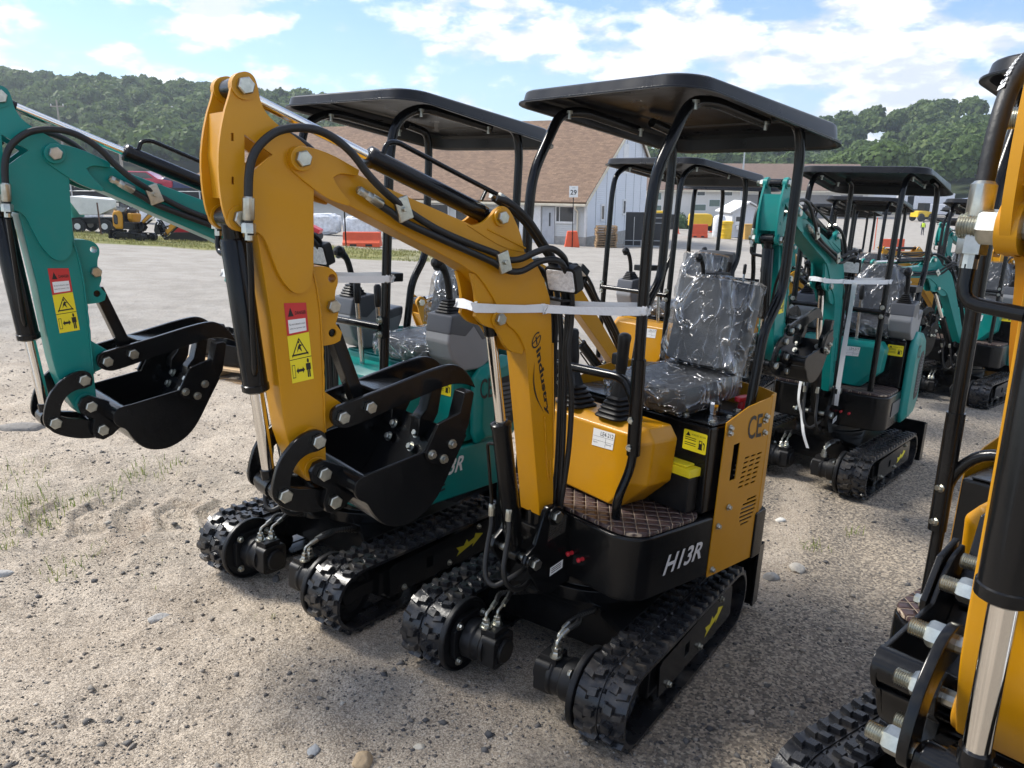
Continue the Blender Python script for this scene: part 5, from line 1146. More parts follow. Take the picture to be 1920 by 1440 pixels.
def barn():
    M = Matrix.Translation((4.36, 47, -2.5)) @ Matrix.Rotation(math.atan2(-.453, .891), 4, 'Z')
    r = empty('barn', M); tag(r, 'long pale clapboard building with brown shingle roof behind the excavators', 'building')
    Lx = -34; P = lambda n, g, m, par=r, **k: add(n, g, m, par, **k)
    P('foundation', G().bx(Lx, 0, 0, 11.6, -.6, .62), CONC, bevel=.02)
    P('wall', G().bx(Lx+.05, -.06, .04, .2, .62, 2.9), SIDC)
    gb = [(.05, .62), (11.55, .62), (11.55, 5.25), (8.1, 7.7), (.05, 2.82)]
    P('gable_wall', G().prism(gb, -.2, -.05, 'x'), SIDB)
    P('gable_wall', G().prism(gb, Lx+.05, Lx+.2, 'x'), SIDB)
    rf = [(-.45, 2.62), (8.1, 7.82), (12.0, 5.05), (12.0, 4.93), (8.1, 7.68), (-.45, 2.48)]
    # front slope laid as its own sheet so the shingle courses follow it
    sl = math.atan2(5.2, 8.55); o = add('roof', G().bx(Lx-.2, .12, 0, math.hypot(8.55, 5.2), -.07, .06), SHIN, r, Matrix.Translation((0, -.45, 2.62)) @ Matrix.Rotation(sl, 4, 'X'))
    s2 = -math.atan2(2.77, 3.9); add('roof', G().bx(Lx-.2, .12, 0, 4.78, -.07, .06), SHIN, r, Matrix.Translation((0, 8.1, 7.82)) @ Matrix.Rotation(s2, 4, 'X'))
    P('rake_board', G().prism([(-.4, 2.44), (8.1, 7.64), (8.1, 7.86), (-.4, 2.66)], .121, .17, 'x').prism([(8.1, 7.62), (12.0, 4.85), (12.0, 5.09), (8.1, 7.86)], .121, .17, 'x'), CREAM)
    P('gutter', G().bx(Lx-.1, .12, -.60, -.46, 2.42, 2.56), CREAM, bevel=.02)
    P('downspout', G().tube(bend([(-.55, -.5, 2.45), (-.55, -.5, 2.3), (-.55, -.06, 2.1), (-.55, -.06, .2), (-.55, -.35, .02), (-.05, -.7, -.02)], .1, 3), .055, 8, 1), CREAM)
    P('corner_trim', G().bx(-.14, .0, -.02, .04, .62, 2.85).bx(-.048, .01, .04, .16, .62, 2.9), TRIM)
    def win(x0, x1, z0, z1, y=0, gable=False):
        if gable: f = G().prism([(x0-.12, z0-.12), (x1+.12, z0-.12), (x1+.12, z1+.12), (x0-.12, z1+.12)], -.05, .0, 'x', holes=[[(x0, z0), (x1, z0), (x1, z1), (x0, z1)]]); p = G().prism([(x0, z0), (x1, z0), (x1, z1), (x0, z1)], -.05, -.03, 'x')
        else: f = G().prism([(x0-.06, z0-.12), (x1+.06, z0-.12), (x1+.06, z1+.06), (x0-.06, z1+.06)], -.03, .04, 'y', holes=[[(x0, z0), (x1, z0), (x1, z1), (x0, z1)]]); p = G().prism([(x0, z0), (x1, z0), (x1, z1), (x0, z1)], .01, .038, 'y')
        w = P('window', f, TRIM); P('pane', p, GLS, w); return w
    w = win(-1.95, -.82, 1.5, 2.35); P('mullion', G().bx(-1.76, -1.72, -.02, .02, 1.5, 2.35), TRIM, w)
    win(2.55, 3.0, 1.55, 2.35, gable=True); win(6.6, 7.05, 1.75, 2.55, gable=True)
    for y in (1.6, 3.4, 5.1, 7.0, 8.7, 10.2):
        zt = 2.82+4.88*(y/8.05) if y < 8.1 else 7.7-(y-8.1)*.70
        P('siding_seam', G().bx(-.051, -.04, y-.012, y+.012, .62, zt-.1), DGRY)
    P('loft_door', G().bx(-.05, -.025, 6.3, 7.3, 4.3, 6.2), TRIM, bevel=.01)
    d = P('door', G().bx(-2.85, -2.05, -.06, .03, .05, 2.35), mat('grey_door', (.45, .47, .50), .5), bevel=.01); P('door_pane', G().bx(-2.4, -2.3, -.075, -.062, 1.2, 2.0), GLS, d)
    P('sliding_door', G().bx(-5.4, -2.95, -.10, .03, .0, 2.4), TRIM, bevel=.01)
    for x0, x1, z0 in ((-11.4, -9.6, .9), (-9.0, -7.4, .9), (-16, -14.5, 1.1), (-24, -22.5, 1.1)): win(x0, x1, z0, 2.3)
barn()
def farbuilding():
    r = empty('far_building', Matrix.Translation((43, 138, -5.3))); tag(r, 'long white two storey building with brown roof far behind the yard', 'building'); P = lambda n, g, m, par=r, **k: add(n, g, m, par, **k)
    P('wall', G().bx(-19.5, 19.3, 0, 16, -1, 4.75), WALLW)
    P('roof', G().prism([(-.6, 4.7), (8, 9.2), (16.6, 4.7), (16.6, 4.5), (-.6, 4.5)], -20, 19.7, 'x'), SHIN2)
    P('gutter', G().bx(-20, 19.8, -.85, -.62, 4.35, 4.62), CREAM)
    P('downspout', G().bx(-16.3, -16.1, -.12, -.01, 0, 4.4), CREAM)
    for x0, x1, z0, z1, m in ((-18.4, -17.4, 3.0, 4.1, GGLS), (-18.5, -17.3, .8, 2.0, GGLS), (-11.2, -9.9, 3.75, 4.4, GLS), (-6.5, -5.2, 3.75, 4.4, GLS), (-11.8, -9.6, 1.2, 2.2, GGLS), (-9.0, -7.2, 1.9, 3.0, GGLS), (-7.0, -5.0, 1.2, 2.2, GGLS)):
        w = P('window', G().bx(x0-.1, x1+.1, -.06, -.005, z0-.1, z1+.1), TRIM); P('pane', G().bx(x0, x1, -.075, -.062, z0, z1), m, w)
    for x0, x1 in ((-2.6, 1.4), (3.2, 6.6), (8.2, 12.2), (13.6, 17.4)): P('garage_door', G().bx(x0, x1, -.05, -.005, 0, 3.9), GDOOR)
    P('corner_post', G().bx(18.3, 19.35, -.1, -.005, 0, 4.4), TRIM)
farbuilding()
def shed():
    r = empty('gate_shed', Matrix.Translation((19.6, 66, -3.25)) @ Matrix.Rotation(R(6), 4, 'Z')); tag(r, 'small white gabled shed with window air conditioner in the yard', 'shed'); P = lambda n, g, m, par=r, **k: add(n, g, m, par, **k)
    P('wall', G().prism([(-1.4, 0), (1.4, 0), (1.4, 2.05), (0, 2.75), (-1.4, 2.05)], 0, 3.2), sid_mat('shed_siding', (.72, .72, .72)))
    P('roof', G().prism([(-1.65, 1.98), (0, 2.82), (1.65, 1.98), (1.65, 2.08), (0, 2.94), (-1.65, 2.08)], -.25, 3.4), TRIM)
    w = P('window', G().bx(-1.15, -.45, -.05, -.004, 1.0, 1.75), TRIM); P('pane', G().bx(-1.08, -.52, -.065, -.052, 1.3, 1.68), GLS, w); P('air_conditioner', G().bx(-1.02, -.58, -.28, -.06, .62, .95), TRIM, bevel=.02)
    P('door', G().bx(.55, 1.2, -.04, -.004, .05, 1.9), GDOOR)
shed()
# ------------------------------------------------------------------ yard furniture
def barrel(x, y):
    o = add('barrel', G().lathe([(.40, 0), (.42, .02), (.42, .3), (.44, .32), (.44, .38), (.42, .4), (.44, .68), (.46, .70), (.46, .76), (.44, .78), (.45, 1.1), (.50, 1.12), (.50, 1.3), (.44, 1.32)], (0, 0, 0), (0, 0, 1), 20), YPL, None, wmat(x, y)); tag(o, 'yellow ribbed drum beside the orange barrier near the shed', 'barrel')
barrel(16.2, 60)
def barrier(x, y, ln, h, rz, label, base=.55, m=ORG):
    r = empty('barrier', wmat(x, y, rz)); tag(r, label, 'barrier', 'orange plastic barriers')
    add('barrier_body', G().prism([(-base/2, 0), (base/2, 0), (base/2, .18), (base*.3, .3), (base*.22, h), (-base*.22, h), (-base*.3, .3), (-base/2, .18)], -ln/2, ln/2, 'x'), m, r, bevel=.02)
    add('forklift_slot', G().bx(-ln*.3, -ln*.12, -base/2-.004, base/2+.004, .03, .13).bx(ln*.12, ln*.3, -base/2-.004, base/2+.004, .03, .13), BLKP, r)
barrier(14.1, 60, 1.35, 1.0, 0, 'orange barrier beside the yellow drum near the shed')
barrier(-6.5, 34, 1.6, .62, 0, 'low orange barrier on the grass edge behind the green boom', .7)
barrier(27.5, 57, 1.7, .85, .1, 'orange barrier behind the second green excavator')
def cone(x, y, label, h=.7):
    r = empty('traffic_cone', wmat(x, y)); tag(r, label, 'cone', 'traffic cones in the yard')
    add('cone_body', G().lathe([(.14, 0), (.03, h)], (0, 0, .03), (0, 0, 1), 12), ORG, r); add('cone_band', G().lathe([(.105, .26*h), (.075, .52*h)], (0, 0, .032), (0, 0, 1), 12), WHT, r); add('cone_base', G().bx(-.19, .19, -.19, .19, 0, .04), ORG, r)
cone(14.2, 68, 'leftmost orange cone in front of the yellow generators'); cone(19.6, 78, 'orange cone between the yellow generators'); cone(43.0, 74, 'small orange cone on the far lot behind the canopies')
def sign29():
    r = empty('lot_sign', wmat(3.31, 44)); tag(r, 'white number 29 sign on a black pole in an orange base', 'sign')
    add('sign_base', G().prism([(-.42, 0), (.42, 0), (.27, .88), (-.27, .88)], -.25, .25), ORG, r, bevel=.03); add('pole', G().cyl((0, -.27, 0), (0, -.27, 2.75), .025, n=8), BLK, r)
    pl = add('sign_plate', G().bx(-.24, .24, -.315, -.30, 2.72, 3.32), WHT, r, bevel=.01)
    p = Plane((-.24, -.316, 2.72), (.24, -.316, 2.72), (-.24, -.316, 3.32), (.24, -.316, 3.32)); g = p.text(G(), '29', .14, .86, .22, .66, .002, .02); p.text(g, 'LANE', .32, .68, .80, .88, .002); add('sign_lettering', g, BLKP, pl, smooth=0)
sign29()
def pole_sign(x, y, label, h, tri=False):
    r = empty('sign_post', wmat(x, y)); tag(r, label, 'sign'); add('pole', G().cyl((0, 0, 0), (0, 0, h), .03, n=8), ORG if tri else BLK, r)
    pl = add('sign_plate', G().bx(-.24, .24, -.05, -.035, h-.6, h), WHT, r)
    if tri: add('warning_triangle', Plane((-.24, -.051, h-.6), (.24, -.051, h-.6), (-.24, -.051, h), (.24, -.051, h)).poly(G(), [(.15, .25), (.85, .25), (.5, .85)], .002), YELS, pl, smooth=0)
pole_sign(-7.0, 33, 'dark sign post standing in the low orange barrier on the left', 2.7); pole_sign(26.3, 57.2, 'white warning sign with yellow triangle by the orange barrier', 2.9, True)
def pallet_mesh():
    g = G()
    for z in (0, .115): 
        for k in range(5 if z else 3): y = -.5+k*(1.0/(4 if z else 2)); g.bx(-.6, .6, y-.05, y+.05, z, z+.022)
    for x in (-.55, 0, .55): g.bx(x-.045, x+.045, -.52, .52, .024, .113)
    return g
pm = mesh('pallet', pallet_mesh(), 0, 0)
for k in range(9):
    o = put('pallet', pm, WOOD, None, wmat(5.43+.03*math.sin(k*5), 46, R(3*math.sin(k*3)), .145*k-.05)); tag(o, 'weathered wooden pallet, %s in the stack by the pale building' % ('lowest', 'second from the ground', 'third from the ground', 'fourth from the ground', 'middle one', 'fourth from the top', 'third from the top', 'second from the top', 'topmost')[k], 'pallet', 'pallets stacked by the building')
def panels():
    r = empty('fence_panel_rack', wmat(7.6, 47.3, R(-8))); tag(r, 'rack of tall black fence panels standing by the pale building', 'rack')
    for k in range(6): add('fence_panel', G().bx(-.85, .55, .12*k-.3, .12*k-.24, .12, 2.05), FENCE, r, key='fpanel%d' % k)
    add('fence_panel', G().bx(.75, 1.35, -.2, .3, .12, 2.0), FENCE, r)
    g = G()
    for z in (.1, .42): g.cyl((-.9, -.34, z), (1.5, -.34, z), .025, n=8)
    for x in (-.9, -.35, .1, .65, 1.4): g.cyl((x, -.34, 0), (x, -.34, .45 if x != -.35 else 1.8), .025, n=8)
    g.cyl((.8, -.3, 1.75), (1.4, -.3, 1.75), .02, n=8); g.cyl((.8, -.3, 1.45), (1.4, -.3, 1.45), .02, n=8)
    add('rack_frame', g, GALV, r)
panels()
def generator(x, y, label, k=1.):
    r = empty('generator', wmat(x, y, R(4))); tag(r, label, 'generator', 'yellow towable generators')
    add('generator_housing', G().prism([(-1.3*k, .55), (.6*k, .55), (.7*k, .9), (.7*k, 1.45), (.5*k, 1.65), (-1.2*k, 1.65), (-1.3*k, 1.5)], -.6, .6), YPL, r, bevel=.05); add('generator_end', G().bx(.72*k, 1.5*k, -.55, .55, .5, 1.35), BLKM, r, bevel=.05)
    for s in (-.65, .65): add('wheel', G().lathe([(.12, -.09), (.3, -.08), (.32, 0), (.3, .08), (.12, .09)], (-.6*k, s, .32), (0, 1, 0), 16), TYRE, r); add('wheel', G().lathe([(.12, -.09), (.3, -.08), (.32, 0), (.3, .08), (.12, .09)], (.9*k, s, .32), (0, 1, 0), 16), TYRE, r)
generator(14.0, 74, 'small yellow generator at the left of the row', .75); generator(17.9, 74.5, 'yellow generator in the middle of the row by the shed'); generator(22.2, 73, 'large yellow and black generator at the right of the row', 1.25)
o = add('white_tank', G().lathe([(.5, 0), (.52, .05), (.52, 1.5), (.4, 1.7), (.15, 1.8)], (0, 0, 0), (0, 0, 1), 18), WRAP, None, wmat(17.2, 66)); tag(o, 'tall white container standing left of the small shed', 'container')
o = add('yellow_bin', G().prism([(-.33, 0), (.33, 0), (.38, 1.1), (-.38, 1.1)], -.3, .3).bx(-.4, .4, -.34, .34, 1.1, 1.18), mat('tan_plastic', (.55, .32, .07), .5), None, wmat(18.2, 61), bevel=.03); tag(o, 'tan wheeled bin between the yellow drum and the shed', 'bin')
o = add('red_skip', G().prism([(-1.2, 0), (1.2, 0), (1.4, 1.2), (-1.4, 1.2)], -.8, .8), mat('red_steel', (.30, .03, .03), .5), None, wmat(26.5, 75), bevel=.03); tag(o, 'dark red steel skip behind the small shed', 'skip')
def lightpole():
    r = empty('light_pole', wmat(25.7, 90)); tag(r, 'tall grey pole with two floodlights above the far yard', 'light pole'); add('pole', G().cyl((0, 0, 0), (0, 0, 9.6), .12, .08, n=10), GALV, r)
    for s in (-1, 1): add('floodlight', G().box((s*.75, -.1, 9.75), (1.1, .5, .34), Matrix.Rotation(R(-22*s), 3, 'Y')), mat('lamp_housing', (.40, .38, .34), .5), r, bevel=.05)
lightpole()
for x, y, h, lb in ((-60, 108, 11.5, 'wooden utility pole in front of the left hillside'), (-26, 78, 4.6, 'short grey pole behind the fence on the left'), (-34, 70, 4.6, 'slim lamp post further left behind the fence')):
    r = empty('utility_pole', wmat(x, y)); tag(r, lb, 'pole'); add('pole', G().cyl((0, 0, 0), (0, 0, h), .16, .11, n=8), mat('grey_timber', (.30, .27, .23), .8), r)
    if h > 9: add('cross_arm', G().bx(-.9, .9, -.06, .06, h-.9, h-.75), MAT['grey_timber'], r); add('insulator', G().cyl((-.8, 0, h-.75), (-.8, 0, h-.5), .06, n=8).cyl((.8, 0, h-.75), (.8, 0, h-.5), .06, n=8), TRIM, r)
# left background
def fence():
    r = empty('yard_fence', wmat(-21, 45)); tag(r, 'black screened fence with pale posts at the left of the yard', 'fence')
    for k in range(8): add('fence_screen', G().bx(-11+2.4*k, -8.65+2.4*k, -.02, .02, .25, 1.75), FENCE, r, key='screen%d' % k); add('post', G().cyl((-11.03+2.4*k, -.06, 0), (-11.03+2.4*k, -.06, 2.0), .04, n=6), GALV, r)
    add('rail', G().cyl((-11, -.08, 1.55), (8.2, -.08, 1.55), .025, n=6), GALV, r); add('rail', G().cyl((-11, -.08, .3), (8.2, -.08, .3), .025, n=6), GALV, r)
fence()
def pile(x, y, w, label, seed, h=.55):
    o = add('wrapped_pallet', filmbox((0, 0, h/2), (w, 1.0, h), seed), WRAP, None, wmat(x, y), smooth=40); tag(o, label, 'wrapped goods', 'white wrapped goods on the ground')
for i, (x, y, w, lb) in enumerate(((-24.5, 40, 1.6, 'white wrapped bundle left of the green and white dumper'), (-22.2, 41, 1.8, 'white wrapped bundle behind the green and white dumper'), (-19.6, 41, 1.7, 'white wrapped bundle behind the dumper bin'), (-17.2, 40, 1.5, 'white wrapped bundle between dumper and small excavator'), (-10.2, 42, 2.2, 'white caged goods behind the yellow arm, left one'), (-8.0, 42, 2.0, 'white caged goods behind the yellow arm, middle one'), (-5.9, 42, 2.0, 'white caged goods behind the yellow arm, right one'))): pile(x, y, w, lb, i, .75 if y < 41.5 else 1.1)
def dumper():
    r = empty('dumper', wmat(-17.4, 33.2, R(2))); tag(r, 'small dumper with white skip and green engine cover on the verge', 'dumper')
    add('skip', G().prism([(-.45, .75), (.35, .75), (1.05, 1.05), (1.15, 1.35), (.2, 1.42), (-.75, 1.5), (-.85, 1.4)], -.55, .55), mat('white_paint', (.72, .72, .70), .4), r, bevel=.03); add('engine_cover', G().prism([(-1.55, .62), (-.75, .62), (-.85, 1.25), (-1.6, 1.28)], -.5, .5), mat('bright_green', (.01, .42, .33), .4), r, bevel=.03); add('chassis', G().bx(-1.4, .9, -.4, .4, .38, .62), BLKM, r)
    for x in (-.55, -1.05, .55):
        for s in (-.55, .55): w = add('wheel', G().lathe([(.12, -.1), (.27, -.09), (.29, 0), (.27, .09), (.12, .1)], (x, s, .29), (0, 1, 0), 16), TYRE, r); add('rim', G().lathe([(.13, -.105), (.13, .105)], (x, s, .29), (0, 1, 0), 12), TRIM, w)
dumper()
def post(x, y, lb):
    o = add('iron_post', G().cyl((0, 0, 0), (0, 0, 1.25), .03, n=6).bx(-.05, .05, -.05, .05, 0, .04), mat('rust', (.12, .06, .04), .8), None, wmat(x, y)); tag(o, lb, 'post', 'rusty posts on the verge')
post(-17.9, 31.2, 'rusty post in front of the green engine cover'); post(-16.4, 31.4, 'rusty post in front of the white skip'); post(-14.9, 31.6, 'rusty post right of the dumper'); post(-11.4, 31.2, 'rusty post right of the small yellow excavator')
def car(x, y, z, col, label, rz=0):
    r = empty('parked_car', Matrix.Translation((x, y, z)) @ Matrix.Rotation(rz, 4, 'Z')); tag(r, label, 'car', 'cars parked behind the fence')
    add('body', G().prism([(-2.2, .35), (2.2, .35), (2.25, .8), (1.3, .95), (.6, 1.45), (-1.1, 1.48), (-1.9, 1.0), (-2.25, .9)], -.85, .85), mat('car_%s' % label[:4], col, .25, coat=.6), r, bevel=.08, seg=3); add('side_window', G().prism([(-1.0, 1.0), (1.0, .98), (.55, 1.36), (-.95, 1.4)], -.87, .87), GLS, r)
    for a in (-1.35, 1.35):
        for s in (-.8, .8): add('wheel', G().lathe([(.15, -.1), (.31, -.09), (.33, 0), (.31, .09), (.15, .1)], (a, s, .33), (0, 1, 0), 16), TYRE, r)
car(-26.3, 57, .35, (.42, .02, .05), 'dark red car parked behind the left fence', .1); car(-23.2, 57.5, .15, (.04, .06, .14), 'navy blue car parked right of the red car', .1); car(-29.8, 57, .5, (.5, .5, .52), 'silver car parked left of the red car', .1)
def redthing():
    r = empty('red_loader', wmat(-12.6, 31.0, R(5))); tag(r, 'small red tracked loader on the verge beside the green boom', 'loader'); add('loader_body', G().prism([(-.7, .3), (.5, .3), (.6, .42), (.1, .58), (-.6, .55)], -.4, .4), REDK, r, bevel=.04)
    for s in (-.4, .4): add('track', G().prism(rrect(-.95, .75, .02, .36, .16, 4), s-.12, s+.12), TYRE, r)
    o = empty('red_mower', wmat(-9.4, 36)); tag(o, 'small red machine seen between the arm and the boom', 'mower'); add('mower_body', G().prism([(-.5, .3), (.6, .3), (.7, .5), (.2, .75), (-.3, 1.0), (-.5, .9)], -.35, .35), REDK, o, bevel=.05); add('wheel', G().cyl((-.3, -.42, .25), (-.3, .42, .25), .25, n=14), TYRE, o); add('wheel', G().cyl((.45, -.42, .2), (.45, .42, .2), .2, n=14), TYRE, o)
redthing()
# far right yard
def trailer(x, y, w, h, label, m):
    r = empty('box_trailer', wmat(x, y)); tag(r, label, 'trailer', 'trailers parked on the far lot'); add('box', G().bx(-w/2, w/2, -1.2, 1.2, 1.0, h), m, r, bevel=.03); add('chassis', G().bx(-w/2+.2, w/2-.2, -.9, .9, .75, .98), BLKM, r)
    for a in (w*.22, w*.33):
        for s in (-1, 1): add('wheel', G().lathe([(.2, -.12), (.48, -.1), (.5, 0), (.48, .1), (.2, .12)], (a, s, .5), (0, 1, 0), 14), TYRE, r)
LTW = mat('trailer_white', (.74, .75, .78), .45, var=.05)
trailer(69.8, 152, 5.2, 3.7, 'white box trailer at the far end beyond the pale building', LTW); trailer(80, 154, 9, 4.0, 'long white box trailer behind the second green canopy', LTW); trailer(75.5, 154, 2.6, 3.5, 'short white trailer between the two larger ones', LTW)
def van(x, y, label, col):
    r = empty('van', wmat(x, y)); tag(r, label, 'van'); add('body', G().prism([(-2.6, .4), (2.5, .4), (2.7, 1.0), (1.9, 1.25), (1.2, 2.1), (-2.5, 2.2), (-2.65, 1.9)], -.95, .95), col, r, bevel=.08); add('side_window', G().prism([(.2, 1.3), (1.7, 1.28), (1.15, 1.95), (.2, 1.98)], -.965, .965), GLS, r)
    for a in (-1.6, 1.7):
        for s in (-.9, .9): add('wheel', G().lathe([(.15, -.12), (.34, -.1), (.36, 0), (.34, .1), (.15, .12)], (a, s, .36), (0, 1, 0), 14), TYRE, r)
van(78.5, 146, 'white van with dark wheel on the far lot', LTW)
o = add('covered_stack', filmbox((0, 0, 1.6), (13, 5, 4.6), 9), mat('blue_sheet', (.42, .48, .62), .35, var=.2, vscale=.5, bump=.5, bscale=2), None, wmat(86, 140), smooth=50); tag(o, 'large heap under blue grey sheeting on the far lot', 'sheeted heap')
def loader(x, y):
    r = empty('wheel_loader', wmat(x, y, R(20))); tag(r, 'yellow wheel loader parked beside the far white building', 'loader'); add('body', G().prism([(-1.8, .7), (1.0, .7), (1.1, 1.5), (-.2, 1.7), (-1.7, 1.6)], -.8, .8), YPL, r, bevel=.06); add('cab', G().bx(-.5, .7, -.7, .7, 1.6, 2.9), BLKM, r, bevel=.06); add('bucket', G().prism([(1.8, .2), (2.7, .2), (2.6, .5), (2.1, .5), (2.0, 1.2), (1.8, 1.2)], -1.1, 1.1), BLKM, r)
    for a in (-1.1, 1.1):
        for s in (-.85, .85): add('wheel', G().lathe([(.25, -.2), (.6, -.18), (.65, 0), (.6, .18), (.25, .2)], (a, s, .65), (0, 1, 0), 16), TYRE, r)
loader(67, 130)
def person(x, y):
    bm = bmesh.new(); J = {'pelvis': (0, 0, .92), 'chest': (0, 0, 1.32), 'neck': (0, 0, 1.50), 'head': (0, .01, 1.66), 'ls': (-.19, 0, 1.42), 'rs': (.19, 0, 1.42), 'le': (-.26, 0, 1.15), 're': (.26, 0, 1.15), 'lh': (-.27, -.04, .88), 'rh': (.27, -.04, .88), 'lk': (-.10, 0, .48), 'rk': (.12, .02, .48), 'lf': (-.11, .0, .05), 'rf': (.14, .03, .05), 'lt': (-.12, -.14, .03), 'rt': (.16, -.12, .03), 'lp': (-.09, 0, .90), 'rp': (.09, 0, .90)}
    rad = {'pelvis': .15, 'chest': .17, 'neck': .06, 'head': .105, 'ls': .07, 'rs': .07, 'le': .05, 're': .05, 'lh': .04, 'rh': .04, 'lk': .065, 'rk': .065, 'lf': .05, 'rf': .05, 'lt': .04, 'rt': .04, 'lp': .1, 'rp': .1}
    ks = list(J); me = bpy.data.meshes.new('person'); E = [('pelvis', 'chest'), ('chest', 'neck'), ('neck', 'head'), ('chest', 'ls'), ('ls', 'le'), ('le', 'lh'), ('chest', 'rs'), ('rs', 're'), ('re', 'rh'), ('pelvis', 'lp'), ('lp', 'lk'), ('lk', 'lf'), ('lf', 'lt'), ('pelvis', 'rp'), ('rp', 'rk'), ('rk', 'rf'), ('rf', 'rt')]
    me.from_pydata([J[k] for k in ks], [(ks.index(a), ks.index(b)) for a, b in E], []); o = bpy.data.objects.new('person', me); COL.objects.link(o); sk = o.modifiers.new('s', 'SKIN'); o.modifiers.new('ss', 'SUBSURF').levels = 1
    for i, k in enumerate(ks): me.skin_vertices[0].data[i].radius = (rad[k], rad[k]); me.skin_vertices[0].data[i].use_root = (k == 'pelvis')
    bpy.context.view_layer.update(); m2 = bpy.data.meshes.new_from_object(o.evaluated_get(bpy.context.evaluated_depsgraph_get())); bpy.data.objects.remove(o)
    m2.materials.clear(); m2.materials.append(None); m2.polygons.foreach_set('use_smooth', [True]*len(m2.polygons)); p = put('person', m2, mat('dark_clothes', (.05, .05, .07), .8), None, wmat(x, y)); tag(p, 'person in a yellow safety vest standing on the far lot', 'person')
    add('safety_vest', G().ring([[(a*math.cos(t), b*math.sin(t), z) for t in (2*math.pi*k/16 for k in range(16))] for a, b, z in ((.20, .17, .98), (.215, .18, 1.2), (.23, .19, 1.38), (.16, .13, 1.49))], cap=False), mat('hi_vis', (.65, .85, .05), .6), p); add('hair', G().lathe([(.112, .0), (.115, .05), (.07, .11), (.01, .125)], (0, .012, 1.68), (0, 0, 1), 12), mat('dark_hair', (.02, .015, .01), .7), p)
person(50.3, 97)
def bush(x, y, r_, label, n=900, seed=2, name='bush'):
    g = np.random.default_rng(seed); z = float(terrain(x, y)); k = g.normal(size=(n, 3)); k /= np.linalg.norm(k, axis=1)[:, None]; k[:, 2] = np.abs(k[:, 2]); pos = k*r_*g.uniform(.5, 1.05, (n, 1)); pos[:, 2] *= 1.1
    a = np.cross(k+g.normal(size=(n, 3))*.5, g.normal(size=(n, 3))); a /= np.linalg.norm(a, axis=1)[:, None]; b = np.cross(k, a); s = .14*r_*g.uniform(.6, 1.3, (n, 1)); V = np.stack([pos-a*s, pos-b*s*.6, pos+a*s, pos+b*s*.6], 1).reshape(-1, 3)
    r = empty(name, Matrix.Translation((x, y, z))); tag(r, label, 'bush'); me = np_mesh('crown', V, np.arange(len(V)).reshape(-1, 4), False); me.materials.append(None); put('crown', me, island_mat('bush_leaves', [(.03, .07, .02), (.06, .11, .03), (.08, .13, .04)], .6, sub=.2), r); add('trunk', G().cyl((0, 0, 0), (0, 0, r_*.7), .06, .03, n=6), WOOD, r)
bush(22.6, 108, 1.9, 'round green bush at the left end of the far white building')
# attachments on a pallet behind the left bucket
def attachments():
    p = on_lot(-2.75, 7.75); M = Matrix.Translation(p) @ LOTR.to_4x4() @ Matrix.Rotation(R(-18), 4, 'Z')
    o = put('pallet', pm, mat('new_pallet', (.52, .36, .20), .7, var=.25, vscale=14), None, M); tag(o, 'fresh wooden pallet on the gravel under the black attachments', 'pallet')
    for k, (x, y, lb) in enumerate(((-.2, .1, 'open black bucket attachment lying on the fresh pallet, left one'), (.3, -.15, 'open black bucket attachment lying on the fresh pallet, right one'))):
        b = empty('bucket_attachment', M @ Matrix.Translation((x, y, .14)) @ Matrix.Rotation(R(25*k-10), 4, 'Z')); tag(b, lb, 'attachment', 'attachments on the pallet')
        add('bucket_shell', G().prism([(-.3, 0), (.25, 0), (.35, .14), (.33, .15), (.22, .02), (-.28, .02), (-.34, .22), (-.36, .21)], -.24, .24).prism([(-.3, 0), (.25, 0), (.35, .14), (-.34, .22)], -.25, -.24).prism([(-.3, 0), (.25, 0), (.35, .14), (-.34, .22)], .24, .25), BLK, b, bevel=.003); add('mounting_ear', G().prism([(-.3, .15), (-.1, .02), (-.05, .05), (-.2, .28), (-.28, .28)], .05, .07).prism([(-.3, .15), (-.1, .02), (-.05, .05), (-.2, .28), (-.28, .28)], -.07, -.05), BLK, b, bevel=.003)
attachments()
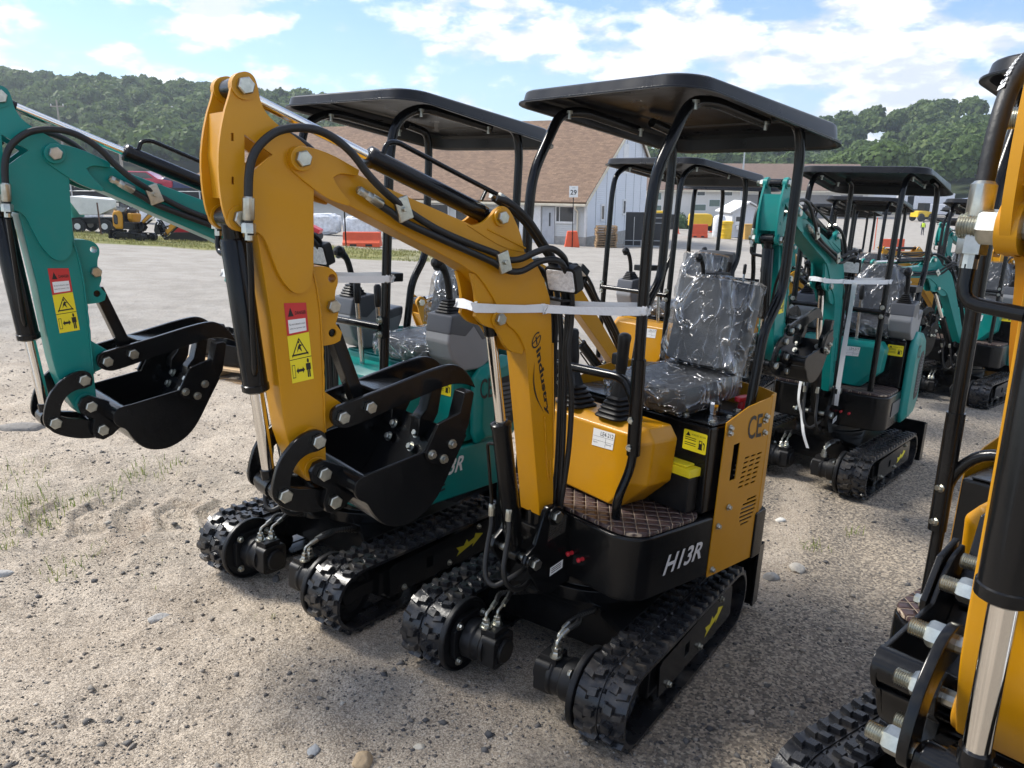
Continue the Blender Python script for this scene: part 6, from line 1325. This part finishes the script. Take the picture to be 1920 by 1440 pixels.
# ------------------------------------------------------------------ the excavators
GRP = 'mini excavators parked in the lot'
excavator('yellow mini excavator at the centre with H13R on its black base', (.357, 2.909), 236.4, 221, 221, YEL, 'H', 2, GRP)
excavator('green mini excavator at the left, behind the yellow one', (-.663, 3.527), 234.7, 231.2, 224.7, GRN, 'K', 2, GRP, pod=GRN, model='KT13R', strap=True, deck=GRN, high=True)
excavator('second green mini excavator with KT13R plate, right of the centre yellow one', (2.347, 5.536), 229.5, 233.1, 227.1, GRN, 'K', 2, GRP, model='KT13R', tail=True)
excavator('yellow mini excavator cut off by the right edge, bucket nearest the camera', (1.537, 1.907), 217, 221, 223, YEL, 'H', 2, GRP, model='H13R', pitch=3.4, pivot=(1.393, 1.612), curl=3, hosetext=True)
excavator('yellow mini excavator directly behind the seat of the centre one', (1.0, 5.85), 226, 224, 212, YEL, 'K', 1, GRP, plain=True, model='H13R', pitch=-33, strap=False)
excavator('yellow mini excavator turned away, its black seat back showing', (2.15, 7.7), 60, 62, 40, YEL, 'K', 1, GRP, plain=True, seat_wrap=False, strap=False, pitch=-40)
excavator('green mini excavator in the row behind the KT13R one', (4.1, 9.6), 232, 235, 215, GRN, 'K', 1, GRP, plain=True, strap=False, pitch=-14)
excavator('yellow mini excavator nearest behind the KT13R one, its side cover showing', (6.05, 10.7), 200, 205, 190, YEL, 'K', 1, GRP, plain=True, strap=False, pitch=-30)
excavator('green mini excavator furthest right in the back row', (7.9, 13.2), 215, 215, 205, GRN, 'K', 1, GRP, plain=True, strap=False)
for lb, xy, a, h, b, pt, px in (
  ('green mini excavator between the two rows, right of the KT13R canopy', (5.0, 8.6), 225, 228, 205, GRN, -22), ('yellow mini excavator at the right, half hidden by the near arm', (7.6, 10.6), 215, 212, 200, YEL, -16),
  ('yellow mini excavator seen through the posts of the KT13R canopy', (4.9, 12.3), 235, 232, 222, YEL, -10), ('green mini excavator behind the yellow ones in the far row', (5.4, 13.8), 228, 228, 205, GRN, -8),
  ('yellow mini excavator at the far end of the back row', (8.6, 16.0), 220, 222, 200, YEL, -20)):
    excavator(lb, xy, a, h, b, pt, 'K', 0 if xy[1] > 11 else 1, GRP, plain=True, strap=False, pitch=px, lamp=False)
excavator('small yellow excavator on the grass verge at the left', (-14.29, 29.2), 350, 350, 350, YEL, 'K', 0, GRP, plain=True, seat_wrap=False, strap=False, lamp=False, roof=False, pitch=-42)
